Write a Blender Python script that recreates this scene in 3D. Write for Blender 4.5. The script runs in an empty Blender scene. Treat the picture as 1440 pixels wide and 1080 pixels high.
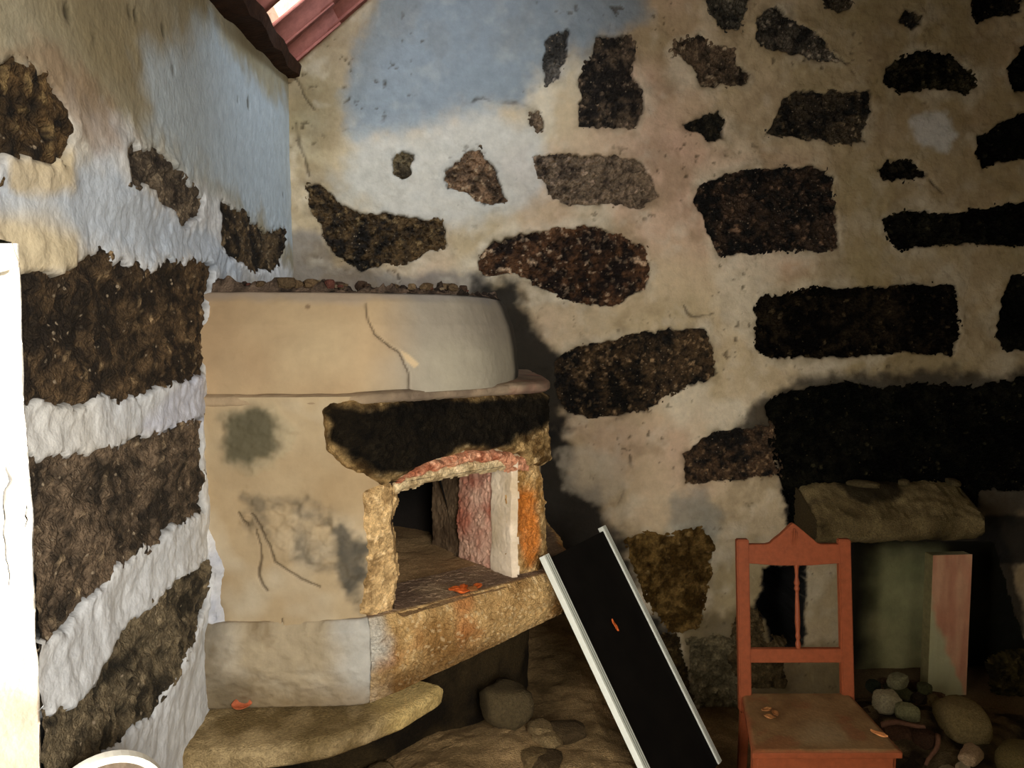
import bpy, bmesh, math, random
import numpy as np
from mathutils import Vector, Matrix

random.seed(7)
SC = bpy.context.scene
COL = SC.collection

# ------------------------------------------------------------------ camera
CAM = np.array((.68, -3.4, 1.7)); FPX = 1050.0
YAW, PIT = math.radians(5), math.radians(4)
FW = np.array((math.sin(YAW)*math.cos(PIT), math.cos(YAW)*math.cos(PIT), -math.sin(PIT)))
RT = np.array((math.cos(YAW), -math.sin(YAW), 0.0))
UP = np.cross(RT, FW)
cd = bpy.data.cameras.new('camera'); cam = bpy.data.objects.new('camera', cd); COL.objects.link(cam)
cd.sensor_width = 36; cd.lens = FPX/1440*36; cd.clip_start = .02
m = Matrix.Identity(4)
for i in range(3):
    m[i][0], m[i][1], m[i][2], m[i][3] = RT[i], UP[i], -FW[i], CAM[i]
cam.matrix_world = m
SC.camera = cam

# ------------------------------------------------------------------ light
SC.view_settings.view_transform = 'Standard'; SC.view_settings.look = 'None'
SC.view_settings.gamma = 1; SC.view_settings.use_curve_mapping = False
SC.view_settings.exposure = -0.28
w = bpy.data.worlds.new('sky'); SC.world = w; w.use_nodes = True
w.node_tree.nodes['Background'].inputs[0].default_value = (.93, .96, 1, 1)
w.node_tree.nodes['Background'].inputs[1].default_value = 9.0

def area(name, loc, target, size, size_y, energy, color, spread=math.pi):
    l = bpy.data.lights.new(name, 'AREA'); l.shape = 'RECTANGLE'; l.size = size; l.size_y = size_y
    l.energy = energy; l.color = color; l.spread = spread
    o = bpy.data.objects.new(name, l); COL.objects.link(o)
    o.location = loc
    o.rotation_euler = (Vector(target)-Vector(loc)).to_track_quat('-Z', 'Y').to_euler()
    return o
# daylight through the doorway in the left wall and through the broken roof; added fill lamp behind the viewer
area('door_daylight', (-.75, -3.0, 1.35), (.8, -1.0, 1.1), .9, 1.7, 29, (1, .95, .86), math.radians(130))
area('rear_fill', (1.25, -4.1, 1.75), (.1, -1.4, 1.25), .9, 1.2, 34, (1, .96, .90), math.radians(100))
area('roof_gap_daylight', (1.0, -1.35, 3.3), (.35, 0, 2.6), .35, .3, 6.0, (.74, .86, 1), math.radians(100))

# ------------------------------------------------------------------ maths helpers
def ray(px, py): return FW + RT*(px-720)/FPX - UP*(py-540)/FPX
def on_axis(px, py, ax, val):
    r = ray(px, py); return CAM + r*(val-CAM[ax])/r[ax]
def at_depth(px, py, d): return CAM + ray(px, py)*d

def _h(ix, iy, iz, seed):
    x = (ix.astype(np.int64)*73856093) ^ (iy.astype(np.int64)*19349663) ^ (iz.astype(np.int64)*83492791) ^ (seed*2654435761 & 0xffffffff)
    x = x & 0xffffffff
    x = ((x ^ (x >> 16))*0x45d9f3b) & 0xffffffff
    x = ((x ^ (x >> 16))*0x45d9f3b) & 0xffffffff
    x = x ^ (x >> 16)
    return x.astype(np.float64)/4294967295.0
def vnoise(x, y, z=None, seed=0):
    x = np.asarray(x, float); y = np.asarray(y, float)
    z = np.zeros_like(x) if z is None else np.asarray(z, float)
    ix, iy, iz = np.floor(x), np.floor(y), np.floor(z)
    fx, fy, fz = x-ix, y-iy, z-iz
    fx, fy, fz = [f*f*(3-2*f) for f in (fx, fy, fz)]
    def L(a, b, t): return a+(b-a)*t
    r = []
    for dz in (0, 1):
        a = L(_h(ix, iy, iz+dz, seed), _h(ix+1, iy, iz+dz, seed), fx)
        b = L(_h(ix, iy+1, iz+dz, seed), _h(ix+1, iy+1, iz+dz, seed), fx)
        r.append(L(a, b, fy))
    return L(r[0], r[1], fz)*2-1
def fbm(x, y, s, octv=3, seed=0, gain=.5, z=None):
    v = 0; a = 1; t = 0
    for k in range(octv):
        v = v + a*vnoise(x*s, y*s, None if z is None else z*s, seed+k*17); t += a; a *= gain; s *= 2.03
    return v/t
def cells(x, y, s, seed=0):
    x = np.asarray(x, float)*s; y = np.asarray(y, float)*s
    ix, iy = np.floor(x), np.floor(y); z = np.zeros_like(ix)
    best = np.full(x.shape, 9.0); bid = np.zeros(x.shape)
    for dx in (-1, 0, 1):
        for dy in (-1, 0, 1):
            cx, cy = ix+dx, iy+dy
            px = cx+_h(cx, cy, z, seed); py = cy+_h(cx, cy, z, seed+5)
            d = np.hypot(x-px, y-py); q = d < best
            best = np.where(q, d, best); bid = np.where(q, _h(cx, cy, z, seed+9), bid)
    return best, bid
def sstep(a, b, x):
    t = np.clip((x-a)/(b-a), 0, 1); return t*t*(3-2*t)
def sdf(poly, x, y):
    poly = np.asarray(poly, float); n = len(poly)
    d = np.full(x.shape, 1e9); ins = np.zeros(x.shape, bool)
    for i in range(n):
        ax, ay = poly[i]; bx, by = poly[(i+1) % n]
        ex, ey = bx-ax, by-ay; wx, wy = x-ax, y-ay
        t = np.clip((wx*ex+wy*ey)/(ex*ex+ey*ey+1e-12), 0, 1)
        d = np.minimum(d, np.hypot(wx-t*ex, wy-t*ey))
        c = (ay > y) != (by > y)
        with np.errstate(divide='ignore', invalid='ignore'):
            xi = ax+(y-ay)*ex/(ey if ey != 0 else 1e-12)
        ins ^= c & (x < xi)
    return np.where(ins, -d, d)
def linedist(pts, x, y):
    d = np.full(x.shape, 1e9)
    for (ax, ay), (bx, by) in zip(pts[:-1], pts[1:]):
        ex, ey = bx-ax, by-ay; wx, wy = x-ax, y-ay
        t = np.clip((wx*ex+wy*ey)/(ex*ex+ey*ey+1e-12), 0, 1)
        d = np.minimum(d, np.hypot(wx-t*ex, wy-t*ey))
    return d
def C(r, g, b):
    return np.array([(c/255/12.92 if c/255 <= .04045 else ((c/255+.055)/1.055)**2.4) for c in (r, g, b)])
def mix(a, b, t):
    t = np.asarray(t)[..., None]; return a*(1-t)+b*t

# ------------------------------------------------------------------ surfaces (u, v, height) -> world
class Plane:
    def __init__(s, o, eu, ev, n): s.o, s.eu, s.ev, s.n = [np.asarray(q, float) for q in (o, eu, ev, n)]
    def px(s, px, py):
        r = ray(px, py); t = np.dot(s.o-CAM, s.n)/np.dot(r, s.n); p = CAM+r*t-s.o
        return (float(np.dot(p, s.eu)), float(np.dot(p, s.ev)))
    def P(s, u, v, h): return s.o+u[..., None]*s.eu+v[..., None]*s.ev+h[..., None]*s.n
class Path:                                     # vertical surface over a plan outline
    def __init__(s, pts, it=3, off=0.0):
        p = np.array(pts, float)
        for _ in range(it):
            q = [p[0]]
            for a, b in zip(p[:-1], p[1:]): q += [a*.75+b*.25, a*.25+b*.75]
            q.append(p[-1]); p = np.array(q)
        L = np.r_[0, np.cumsum(np.hypot(*np.diff(p, axis=0).T))]
        s.s = np.arange(0, L[-1], .01); x = np.interp(s.s, L, p[:, 0]); y = np.interp(s.s, L, p[:, 1])
        dx, dy = np.gradient(x), np.gradient(y); l = np.hypot(dx, dy)
        s.nx, s.ny = dy/l, -dx/l
        s.x, s.y, s.len = x+s.nx*off, y+s.ny*off, L[-1]
    def px(s, px, py):
        r = ray(px, py)
        c = (s.x-CAM[0])*r[1]-(s.y-CAM[1])*r[0]
        k = np.where(np.sign(c[:-1]) != np.sign(c[1:]))[0]
        k = k[0] if len(k) else (np.argmin(np.abs(c[:-1])))
        f = np.clip(c[k]/(c[k]-c[k+1]+1e-12), 0, 1)
        X, Y = s.x[k]+f*(s.x[k+1]-s.x[k]), s.y[k]+f*(s.y[k+1]-s.y[k])
        t = math.hypot(X-CAM[0], Y-CAM[1])/math.hypot(r[0], r[1])
        return (float(s.s[k]+f*.01), float(CAM[2]+r[2]*t))
    def P(s, u, v, h):
        x, y = np.interp(u, s.s, s.x), np.interp(u, s.s, s.y)
        nx, ny = np.interp(u, s.s, s.nx), np.interp(u, s.s, s.ny)
        return np.stack([x+nx*h, y+ny*h, v], -1)

# ------------------------------------------------------------------ materials
MATS = {}
def mat(name, rough=.9, noise=60, amp=.25, bump=.3, bscale=150, col=None, spec=.3, metal=0, fleck=0, fcol=(.5, .4, .3)):
    if name in MATS: return MATS[name]
    mt = bpy.data.materials.new(name); mt.use_nodes = True; nt = mt.node_tree; N = nt.nodes; Lk = nt.links
    b = N['Principled BSDF']; b.inputs['Roughness'].default_value = rough; b.inputs['Metallic'].default_value = metal
    b.inputs['Specular IOR Level'].default_value = spec
    tc = N.new('ShaderNodeTexCoord')
    no = N.new('ShaderNodeTexNoise'); no.inputs['Scale'].default_value = noise; no.inputs['Detail'].default_value = 5
    no.inputs['Roughness'].default_value = .65
    Lk.new(tc.outputs['Object'], no.inputs['Vector'])
    mr = N.new('ShaderNodeMapRange'); mr.inputs[1].default_value = .3; mr.inputs[2].default_value = .7
    mr.inputs[3].default_value = 1-amp; mr.inputs[4].default_value = 1+amp
    Lk.new(no.outputs[0], mr.inputs[0])
    mul = N.new('ShaderNodeVectorMath'); mul.operation = 'SCALE'
    if col is None:
        at = N.new('ShaderNodeAttribute'); at.attribute_name = 'Col'; Lk.new(at.outputs['Color'], mul.inputs[0])
    else:
        mul.inputs[0].default_value = tuple(col)
    Lk.new(mr.outputs[0], mul.inputs['Scale'])
    out = mul.outputs[0]
    if fleck:
        vo = N.new('ShaderNodeTexVoronoi'); vo.inputs['Scale'].default_value = 95
        Lk.new(tc.outputs['Object'], vo.inputs['Vector'])
        sp = N.new('ShaderNodeSeparateColor'); Lk.new(vo.outputs['Color'], sp.inputs[0])
        cr = N.new('ShaderNodeMapRange'); cr.inputs[1].default_value = 1-fleck; cr.inputs[2].default_value = 1-fleck+.04
        Lk.new(sp.outputs[0], cr.inputs[0])
        d2 = N.new('ShaderNodeMapRange'); d2.inputs[1].default_value = .42; d2.inputs[2].default_value = .25
        Lk.new(vo.outputs['Distance'], d2.inputs[0])
        mm = N.new('ShaderNodeMath'); mm.operation = 'MULTIPLY'; Lk.new(cr.outputs[0], mm.inputs[0]); Lk.new(d2.outputs[0], mm.inputs[1])
        mx = N.new('ShaderNodeMixRGB'); Lk.new(mm.outputs[0], mx.inputs[0]); Lk.new(out, mx.inputs[1]); mx.inputs[2].default_value = (*fcol, 1)
        out = mx.outputs[0]
    Lk.new(out, b.inputs['Base Color'])
    n2 = N.new('ShaderNodeTexNoise'); n2.inputs['Scale'].default_value = bscale; n2.inputs['Detail'].default_value = 4
    Lk.new(tc.outputs['Object'], n2.inputs['Vector'])
    bp = N.new('ShaderNodeBump'); bp.inputs['Strength'].default_value = bump; bp.inputs['Distance'].default_value = .01
    Lk.new(n2.outputs[0], bp.inputs['Height']); Lk.new(bp.outputs[0], b.inputs['Normal'])
    MATS[name] = mt; return mt
M_PL = mat('limewashed_plaster', .88, 22, .12, .35, 70)
M_SM = mat('smooth_plaster', .8, 14, .08, .15, 60)
M_ST = mat('rough_granite', .8, 90, .5, .9, 190, fleck=.07, fcol=(.30, .23, .15))
M_DK = mat('sooty_granite', .95, 90, .5, .8, 160, fleck=.03, fcol=(.10, .075, .04), spec=.08)
M_GR = mat('tan_granite', .9, 110, .35, .8, 210, spec=.12)

# ------------------------------------------------------------------ mesh builders
def link(name, me, parent=None, mt=None):
    o = bpy.data.objects.new(name, me); COL.objects.link(o)
    if mt: me.materials.append(mt)
    if parent is not None:
        o.parent = parent
    return o
def grid(name, P, col, mt, parent=None, keep=None, smooth=True, facing=None):
    nu, nv = P.shape[:2]
    idx = np.arange(nu*nv).reshape(nu, nv)
    q = np.stack([idx[:-1, :-1], idx[1:, :-1], idx[1:, 1:], idx[:-1, 1:]], -1)
    if keep is not None: q = q[keep]
    q = q.reshape(-1, 4)
    if facing is not None and len(q):
        a, b, c = P.reshape(-1, 3)[q[len(q)//2][:3]]
        if np.dot(np.cross(b-a, c-a), facing) < 0: q = q[:, ::-1]
    used, inv = np.unique(q, return_inverse=True); inv = inv.reshape(q.shape)
    V = P.reshape(-1, 3)[used]; K = np.broadcast_to(col, P.shape).reshape(-1, 3)[used]
    if parent is not None: V = V-np.array(parent.matrix_world.translation) if parent.parent is None else V
    me = bpy.data.meshes.new(name)
    me.vertices.add(len(V)); me.vertices.foreach_set('co', V.astype(np.float32).ravel())
    me.loops.add(len(inv)*4); me.loops.foreach_set('vertex_index', inv.astype(np.int32).ravel())
    me.polygons.add(len(inv)); me.polygons.foreach_set('loop_start', np.arange(0, len(inv)*4, 4, dtype=np.int32))
    me.polygons.foreach_set('use_smooth', np.full(len(inv), smooth))
    me.update(); me.validate()
    a = me.color_attributes.new('Col', 'FLOAT_COLOR', 'POINT')
    a.data.foreach_set('color', np.c_[np.clip(K, 0, 1), np.ones(len(K))].astype(np.float32).ravel())
    return link(name, me, parent, mt)
def mesh_bm(name, bm, mt, parent=None, col=None, smooth=False):
    me = bpy.data.meshes.new(name); bm.to_mesh(me); bm.free()
    if col is not None:
        a = me.color_attributes.new('Col', 'FLOAT_COLOR', 'POINT'); n = len(me.vertices)
        K = np.broadcast_to(col, (n, 3)); a.data.foreach_set('color', np.c_[K, np.ones(n)].astype(np.float32).ravel())
    if smooth: me.polygons.foreach_set('use_smooth', np.ones(len(me.polygons), bool))
    return link(name, me, parent, mt)
def prism(name, poly, z0, z1, mt, parent=None, M=None, bevel=0, col=None, cuts=0, rough=0, seed=0):
    """poly in local xy, extruded z0..z1, then matrix M"""
    bm = bmesh.new()
    vs = [bm.verts.new((x, y, z0)) for x, y in poly]; f = bm.faces.new(vs)
    r = bmesh.ops.extrude_face_region(bm, geom=[f])
    for v in r['geom']:
        if isinstance(v, bmesh.types.BMVert): v.co.z = z1
    bmesh.ops.recalc_face_normals(bm, faces=bm.faces)
    if bevel: bmesh.ops.bevel(bm, geom=list(bm.edges), offset=bevel, segments=2, affect='EDGES', profile=.6)
    if cuts:
        bmesh.ops.triangulate(bm, faces=[f for f in bm.faces if len(f.verts) > 4])
        bmesh.ops.subdivide_edges(bm, edges=bm.edges[:], cuts=cuts, use_grid_fill=True)
        P = np.array([v.co for v in bm.verts]); d = np.stack([fbm(P[:, 0]+k*9.1, P[:, 1], 9, 4, seed+k, .6, P[:, 2]) for k in range(3)], -1)*rough
        for v, q in zip(bm.verts, d): v.co += Vector(q)
    if M is not None: bm.transform(M)
    return mesh_bm(name, bm, mt, parent, col, smooth=bool(cuts))
def boxm(name, lo, hi, mt, parent=None, M=None, bevel=0, **k):
    return prism(name, [(lo[0], lo[1]), (hi[0], lo[1]), (hi[0], hi[1]), (lo[0], hi[1])], lo[2], hi[2], mt, parent, M, bevel, **k)
def thing(name, label, cat, loc=(0, 0, 0), group=None):
    o = bpy.data.objects.new(name, None); COL.objects.link(o); o.location = loc
    o.matrix_world = Matrix.Translation(loc); o.empty_display_size = .05
    return tag(o, label, cat, group)
def tag(o, label, cat, group=None):
    o['label'] = label; o['category'] = cat
    if group: o['group'] = group
    return o
def struct(o, label=None, cat=None):
    o['kind'] = 'structure'
    if label: o['label'] = label
    if cat: o['category'] = cat
    return o
def rock(name, loc, r, col, parent=None, seed=0, mt=None, sub=2, flat=0.0, amp=.35):
    bm = bmesh.new(); bmesh.ops.create_icosphere(bm, subdivisions=sub, radius=1)
    P = np.array([v.co for v in bm.verts])
    d = 1+amp*fbm(P[:, 0]+seed*3.7, P[:, 1]+seed, 1.3, 3, seed, .55, P[:, 2])
    Q = np.clip(P*d[:, None], -.8, .82)*np.array(r)
    a = random.Random(seed).uniform(0, 6.28); ca, sa = math.cos(a), math.sin(a)
    for v, q in zip(bm.verts, Q): v.co = (q[0]*ca-q[1]*sa, q[0]*sa+q[1]*ca, q[2])
    o = mesh_bm(name, bm, mt or M_GR, parent, col, smooth=sub > 2)
    o.location = loc
    return o

def patch(name, S, poly, base, mt, parent, colf, step=.006, lift=-.010, rough=.014, grain=.010, gs=55,
          edge=.02, drop=.05, seed=0, margin=.02, rag=.008, clip=None):
    """rough piece of stone following surface S inside polygon poly (u, v)"""
    p = np.array(poly); lo = p.min(0)-margin-rag; hi = p.max(0)+margin+rag
    u, v = np.meshgrid(np.arange(lo[0], hi[0], step), np.arange(lo[1], hi[1], step), indexing='ij')
    d = sdf(poly, u, v)+rag*fbm(u, v, 28, 3, seed+3)
    f1, cid = cells(u+.01*fbm(u, v, 30, 2, seed+1), v+.01*fbm(u, v, 30, 2, seed+2), gs, seed)
    h = base(u, v)+lift+rough*fbm(u, v, 13, 4, seed, .6)+grain*(cid-.5)*sstep(.7, .25, f1)+grain*.5*fbm(u, v, 110, 2, seed+8)
    h = h-drop*sstep(-edge, margin, d)
    kp = d < margin
    if clip is not None: kp &= clip(u, v)
    k = kp[:-1, :-1] & kp[1:, :-1] & kp[1:, 1:] & kp[:-1, 1:]
    return grid(name, S.P(u, v, h), colf(u, v, cid, f1, d), mt, parent, k, smooth=False, facing=S.P(u, v, h+1)[0, 0]-S.P(u, v, h)[0, 0])

def stonecol(dark, light, speck, pspeck=.15, seed=0, bias=0.0, sc=5):
    dark, light, speck = C(*dark), C(*light), C(*speck)
    def f(u, v, cid, f1, d):
        t = np.clip(.45+bias+1.0*fbm(u, v, sc, 3, seed, .6)+1.3*fbm(u, v, 32, 3, seed+6, .6), 0, 1)
        k = mix(dark, light, t)
        k = mix(k, speck, np.where(cid > 1-pspeck, .8, 0)*np.clip(.35+1.8*fbm(u, v, 60, 3, seed+5), 0, 1)*np.clip(.3+t, 0, 1))
        return k*(0.75+.5*cid)[..., None]
    return f

FLOOR = -.12
# =================================================================== BACK WALL
SB = Plane((0, 0, 0), (1, 0, 0), (0, 0, 1), (0, -1, 0))
def bulge_b(u, v): return .018*fbm(u, v, 1.6, 2, 11)+.010*fbm(u, v, 5, 3, 12)+.004*fbm(u, v, 22, 3, 13)
BACK_STONES = [  # outline in photo pixels (laid on the wall plane), dark, light, fleck, fleck share, bias, sooty
 ([(430,262),(450,258),(475,285),(510,300),(560,302),(600,310),(625,308),(630,345),(600,355),(570,372),(545,370),(510,383),(490,372),(465,350),(448,318),(435,290)], (28,22,14),(98,76,46),(150,125,85),.10,0,0),
 ([(552,218),(565,212),(580,218),(578,245),(566,254),(552,246)], (60,50,34),(120,104,74),(150,130,95),.1,0,0),
 ([(660,212),(675,208),(695,235),(705,260),(716,285),(690,290),(665,282),(655,270),(625,268),(628,240),(645,225)], (70,54,38),(150,118,88),(190,165,130),.15,.1,0),
 ([(752,222),(800,218),(860,218),(900,230),(918,250),(925,275),(900,292),(850,286),(800,286),(775,280),(760,250)], (60,48,38),(135,115,92),(180,155,130),.12,.1,0),
 ([(668,370),(690,345),(730,330),(780,322),(830,318),(870,330),(905,345),(915,375),(905,405),(870,428),(830,430),(790,418),(760,405),(725,385),(680,390)], (32,20,12),(105,72,46),(215,185,150),.22,-.05,0),
 ([(778,50),(800,45),(798,75),(785,110),(768,118),(765,90),(768,60)], (62,58,52),(105,98,88),(140,130,115),.08,0,0),
 ([(838,52),(888,48),(892,75),(890,105),(903,130),(905,160),(890,180),(840,180),(815,178),(818,140),(815,110),(828,85)], (38,32,26),(110,92,72),(170,145,118),.12,-.1,0),
 ([(743,158),(758,158),(768,172),(760,184),(745,176)], (80,66,50),(130,108,84),(160,140,110),.1,0,0),
 ([(990,-6),(1055,-6),(1045,25),(1040,45),(1015,42),(1000,25)], (22,22,20),(90,84,70),(160,150,130),.12,-.1,0),
 ([(1062,25),(1090,8),(1110,25),(1135,40),(1155,55),(1180,86),(1160,85),(1120,80),(1085,72),(1060,55)], (30,28,22),(95,86,72),(190,175,150),.18,0,0),
 ([(945,58),(985,52),(1000,65),(1030,72),(1032,90),(1052,105),(1045,122),(1000,120),(985,118),(978,95),(960,80),(944,72)], (45,36,26),(115,96,74),(180,160,130),.15,0,0),
 ([(957,175),(975,172),(1000,160),(1012,155),(1020,172),(1015,195),(995,202),(980,188),(965,185)], (20,18,10),(66,58,40),(110,95,66),.06,-.2,0),
 ([(1120,128),(1160,128),(1200,126),(1222,130),(1225,155),(1215,185),(1218,200),(1190,205),(1150,195),(1100,192),(1072,190),(1090,165),(1105,140)], (14,12,7),(74,62,44),(130,112,82),.10,-.15,0),
 ([(1265,82),(1310,70),(1340,80),(1368,105),(1372,120),(1360,133),(1310,122),(1260,130),(1242,115),(1245,95)], (8,7,4),(52,46,30),(86,76,50),.05,-.25,1),
 ([(1365,-8),(1440,-8),(1435,15),(1400,25),(1375,30),(1367,12)], (5,5,3),(30,26,18),(60,52,36),.04,-.3,1),
 ([(1155,-8),(1200,-8),(1198,10),(1180,16),(1160,10)], (26,22,16),(70,60,44),(110,95,72),.08,0,0),
 ([(1258,30),(1275,16),(1298,20),(1294,36),(1280,42)], (24,20,12),(80,68,46),(120,105,75),.08,-.1,0),
 ([(1415,95),(1440,60),(1470,70),(1470,130),(1425,128)], (6,6,3),(30,28,18),(60,55,36),.04,-.3,1),
 ([(1376,190),(1400,175),(1440,158),(1500,160),(1490,215),(1440,225),(1400,228),(1380,238),(1372,215)], (5,4,2),(26,24,15),(52,48,30),.03,-.35,1),
 ([(1234,238),(1250,226),(1280,225),(1305,245),(1285,253),(1245,252)], (10,8,5),(46,40,28),(80,70,50),.05,-.2,1),
 ([(980,265),(1000,252),(1050,240),(1100,236),(1150,232),(1172,245),(1176,300),(1180,350),(1140,352),(1080,354),(1015,360),(1000,340),(990,310),(976,285)], (10,7,4),(72,54,38),(140,110,84),.12,-.12,0),
 ([(1243,310),(1270,296),(1340,300),(1400,290),(1440,283),(1500,285),(1500,345),(1440,345),(1380,342),(1300,345),(1265,350),(1250,335)], (5,4,2),(28,26,16),(60,54,36),.04,-.3,1),
 ([(1058,435),(1075,418),(1130,407),(1200,405),(1270,400),(1345,400),(1350,440),(1352,480),(1340,500),(1280,495),(1200,500),(1120,505),(1085,502),(1060,490),(1065,460)], (6,4,2),(38,30,18),(80,66,44),.05,-.28,1),
 ([(1403,470),(1410,420),(1425,388),(1500,380),(1500,495),(1415,492)], (4,4,2),(24,22,14),(50,44,30),.03,-.3,1),
 ([(780,512),(800,490),(850,482),(890,470),(940,462),(990,463),(1005,490),(1008,530),(985,540),(950,550),(910,575),(870,585),(830,590),(800,580),(785,560)], (20,15,8),(86,66,42),(165,135,98),.14,-.1,0),
 ([(1075,570),(1110,548),(1180,538),(1250,545),(1300,540),(1370,545),(1440,530),(1500,540),(1500,690),(1380,690),(1372,720),(1300,705),(1200,700),(1150,710),(1112,738),(1105,690),(1092,640)], (3,3,1),(22,20,11),(70,64,42),.03,-.3,1),
 ([(962,640),(990,615),(1030,602),(1085,598),(1092,640),(1100,668),(1060,672),(1000,678),(965,678)], (20,14,8),(88,66,44),(140,112,80),.12,-.05,0),
 ([(878,758),(905,750),(930,757),(985,742),(1000,775),(990,830),(985,878),(940,885),(915,850),(895,800)], (70,50,18),(125,98,52),(150,125,80),.05,.1,2),
 ([(968,902),(1005,895),(1032,905),(1040,960),(1034,1010),(1010,1030),(985,1000),(972,950)], (92,82,58),(140,126,94),(160,145,110),.05,.1,2),
 ([(900,900),(950,892),(962,930),(975,985),(960,1000),(920,985),(905,940)], (40,30,14),(80,64,36),(110,90,56),.05,0,2),
 ([(1045,850),(1062,862),(1078,905),(1100,905),(1100,960),(1050,965),(1030,930),(1030,880)], (60,48,28),(105,88,58),(130,110,76),.05,0,2),
 ([(1398,935),(1425,925),(1500,930),(1500,1030),(1450,1040),(1410,985)], (30,24,8),(66,56,26),(90,76,44),.04,0,2),
]
polys_b = [[SB.px(*q) for q in s[0]] for s in BACK_STONES]
HOLE = [SB.px(*q) for q in [(1072,800),(1132,795),(1128,860),(1124,905),(1088,907),(1080,870),(1062,862),(1062,845),(1074,832)]]
FIRE = [SB.px(*q) for q in [(1196,762),(1396,762),(1415,830),(1440,905),(1440,1030),(1196,1030)]]
CLEFT = [SB.px(*q) for q in [(1100,690),(1150,700),(1142,740),(1150,765),(1120,748),(1108,742)]]
st = .0075
u, v = np.meshgrid(np.arange(-.12, 4.35, st), np.arange(FLOOR-.03, 3.75, st), indexing='ij')
h = bulge_b(u, v)
rg = .016*fbm(u, v, 17, 3, 3)+.010*fbm(u, v, 55, 3, 4)
DB = np.full(u.shape, 9.0)
for pl in polys_b: DB = np.minimum(DB, sdf(pl, u, v))
DB = DB+rg
h = h+.007*sstep(.07, .015, DB)*(.4+fbm(u, v, 9, 2, 31))+.004*fbm(u, v, 45, 3, 32)*sstep(.10, .02, DB)       # plaster smeared up to each stone
h = h-.05*sstep(.003, -.014, DB)
DH = np.minimum(sdf(HOLE, u, v), sdf(CLEFT, u, v)+.01)+rg
DF = sdf(FIRE, u, v)+rg*.6
h = h-.45*sstep(.0, -.012, DH)
keep = (DF > 0.0)
keepq = keep[:-1, :-1] & keep[1:, 1:] & keep[1:, :-1] & keep[:-1, 1:]
roofline = 2.80+.88*np.clip(u, 0, 9)
keepq &= (v < roofline+.06)[:-1, :-1]
beige, pink, olive, pale = C(206,184,148), C(206,172,146), C(160,143,102), C(222,208,180)
c = mix(beige, pink, np.clip(.15+1.3*fbm(u, v, 1.8, 3, 21), 0, 1))
c = mix(c, olive, np.clip(.20+1.1*fbm(u, v, 2.3, 4, 22)+.22*sstep(1.6, 3.2, u), 0, .85))
c = mix(c, pale, np.clip(-.25+1.6*fbm(u, v, 4.5, 3, 23)+.5*sstep(.07, .01, DB), 0, .7))
def blob(poly, soft, S=SB, U=None, V=None, seed=40, wob=.05):
    U = u if U is None else U; V = v if V is None else V
    d = sdf([S.px(*q) for q in poly], U, V)+wob*fbm(U, V, 6, 4, seed)+min(wob, .04)*.8*fbm(U, V, 24, 3, seed+1)
    return sstep(soft, -soft*.5, d)
# remains of blue-grey limewash high on the wall
bl = blob([(560,-30),(900,-30),(905,20),(830,60),(750,95),(735,150),(680,138),(600,165),(500,182),(490,130),(520,60)], .09, wob=.07)
c = mix(c, C(134,144,150), .85*bl)
c = mix(c, C(140,128,96), .6*blob([(412,70),(520,0),(560,10),(500,100),(470,180),(430,200),(412,160)], .12))
h = h+.004*bl
c = mix(c, C(120,116,112), .75*blob([(405,330),(450,330),(470,375),(560,388),(680,388),(690,410),(400,412)], .04, wob=.03))  # grey shade above the drum, put into the wall colour
c = mix(c, C(128,106,72), np.clip(-.12+1.2*fbm(u, v, 6, 5, 26, .6), 0, .38))
c = mix(c, C(104,86,54), .45*sstep(.05, .0, DB)*np.clip(.4+1.6*fbm(u, v, 16, 3, 27), 0, 1))
c = mix(c, C(226,214,190), .35*np.clip(-.2+1.8*fbm(u, v, 13, 3, 28, .6), 0, 1))
c = mix(c, C(110,90,52), .5*sstep(1.7, 3.1, u+.25*fbm(u, v, 1.5, 2, 29)))
c = mix(c, C(204,206,200), .6*blob([(500,195),(600,180),(680,150),(750,180),(770,260),(720,300),(600,320),(470,280)], .10, wob=.08))
# near-black round the oven's right flank, sooty over the fireplace
near_black = C(16,13,8)
c = mix(c, near_black, .96*blob([(670,395),(722,400),(765,460),(790,500),(800,590),(790,610),(700,600)], .05, wob=.07))
c = mix(c, near_black, .97*blob([(750,590),(790,600),(800,640),(800,690),(840,700),(880,760),(895,850),(940,895),(960,1060),(700,1060),(750,800)], .07, wob=.09))
c = mix(c, near_black, .85*blob([(1040,600),(1075,560),(1130,540),(1500,520),(1500,720),(1390,735),(1360,700),(1120,760),(1100,690),(1085,630)], .05, wob=.06))
c = mix(c, C(22,18,12), .9*blob([(1150,690),(1196,750),(1196,1080),(1190,1080),(1190,780),(1150,770)], .03, wob=.02))
c = mix(c, near_black, .9*blob([(1395,740),(1425,790),(1440,900),(1500,1000),(1500,1100),(1380,1100),(1380,760)], .04, wob=.04))
c = mix(c, near_black, .95*blob([(1190,725),(1450,725),(1450,792),(1190,792)], .015, wob=.01))
c = mix(c, C(134,146,152), .6*bl)
c = mix(c, C(108,92,58), .8*blob([(960,870),(1060,850),(1100,905),(1190,905),(1190,1100),(950,1100)], .05))
c = mix(c, C(112,120,118), .5*blob([(940,700),(985,690),(1010,740),(980,780),(945,760)], .05))
c = mix(c, C(205,205,200), .55*blob([(1280,170),(1330,160),(1345,190),(1330,215),(1290,200)], .03, wob=.03))
c = mix(c, C(190,175,150), .5*blob([(790,640),(830,625),(870,650),(885,690),(850,710),(800,680)], .03))
cr = np.full(u.shape, 9.0)
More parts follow.
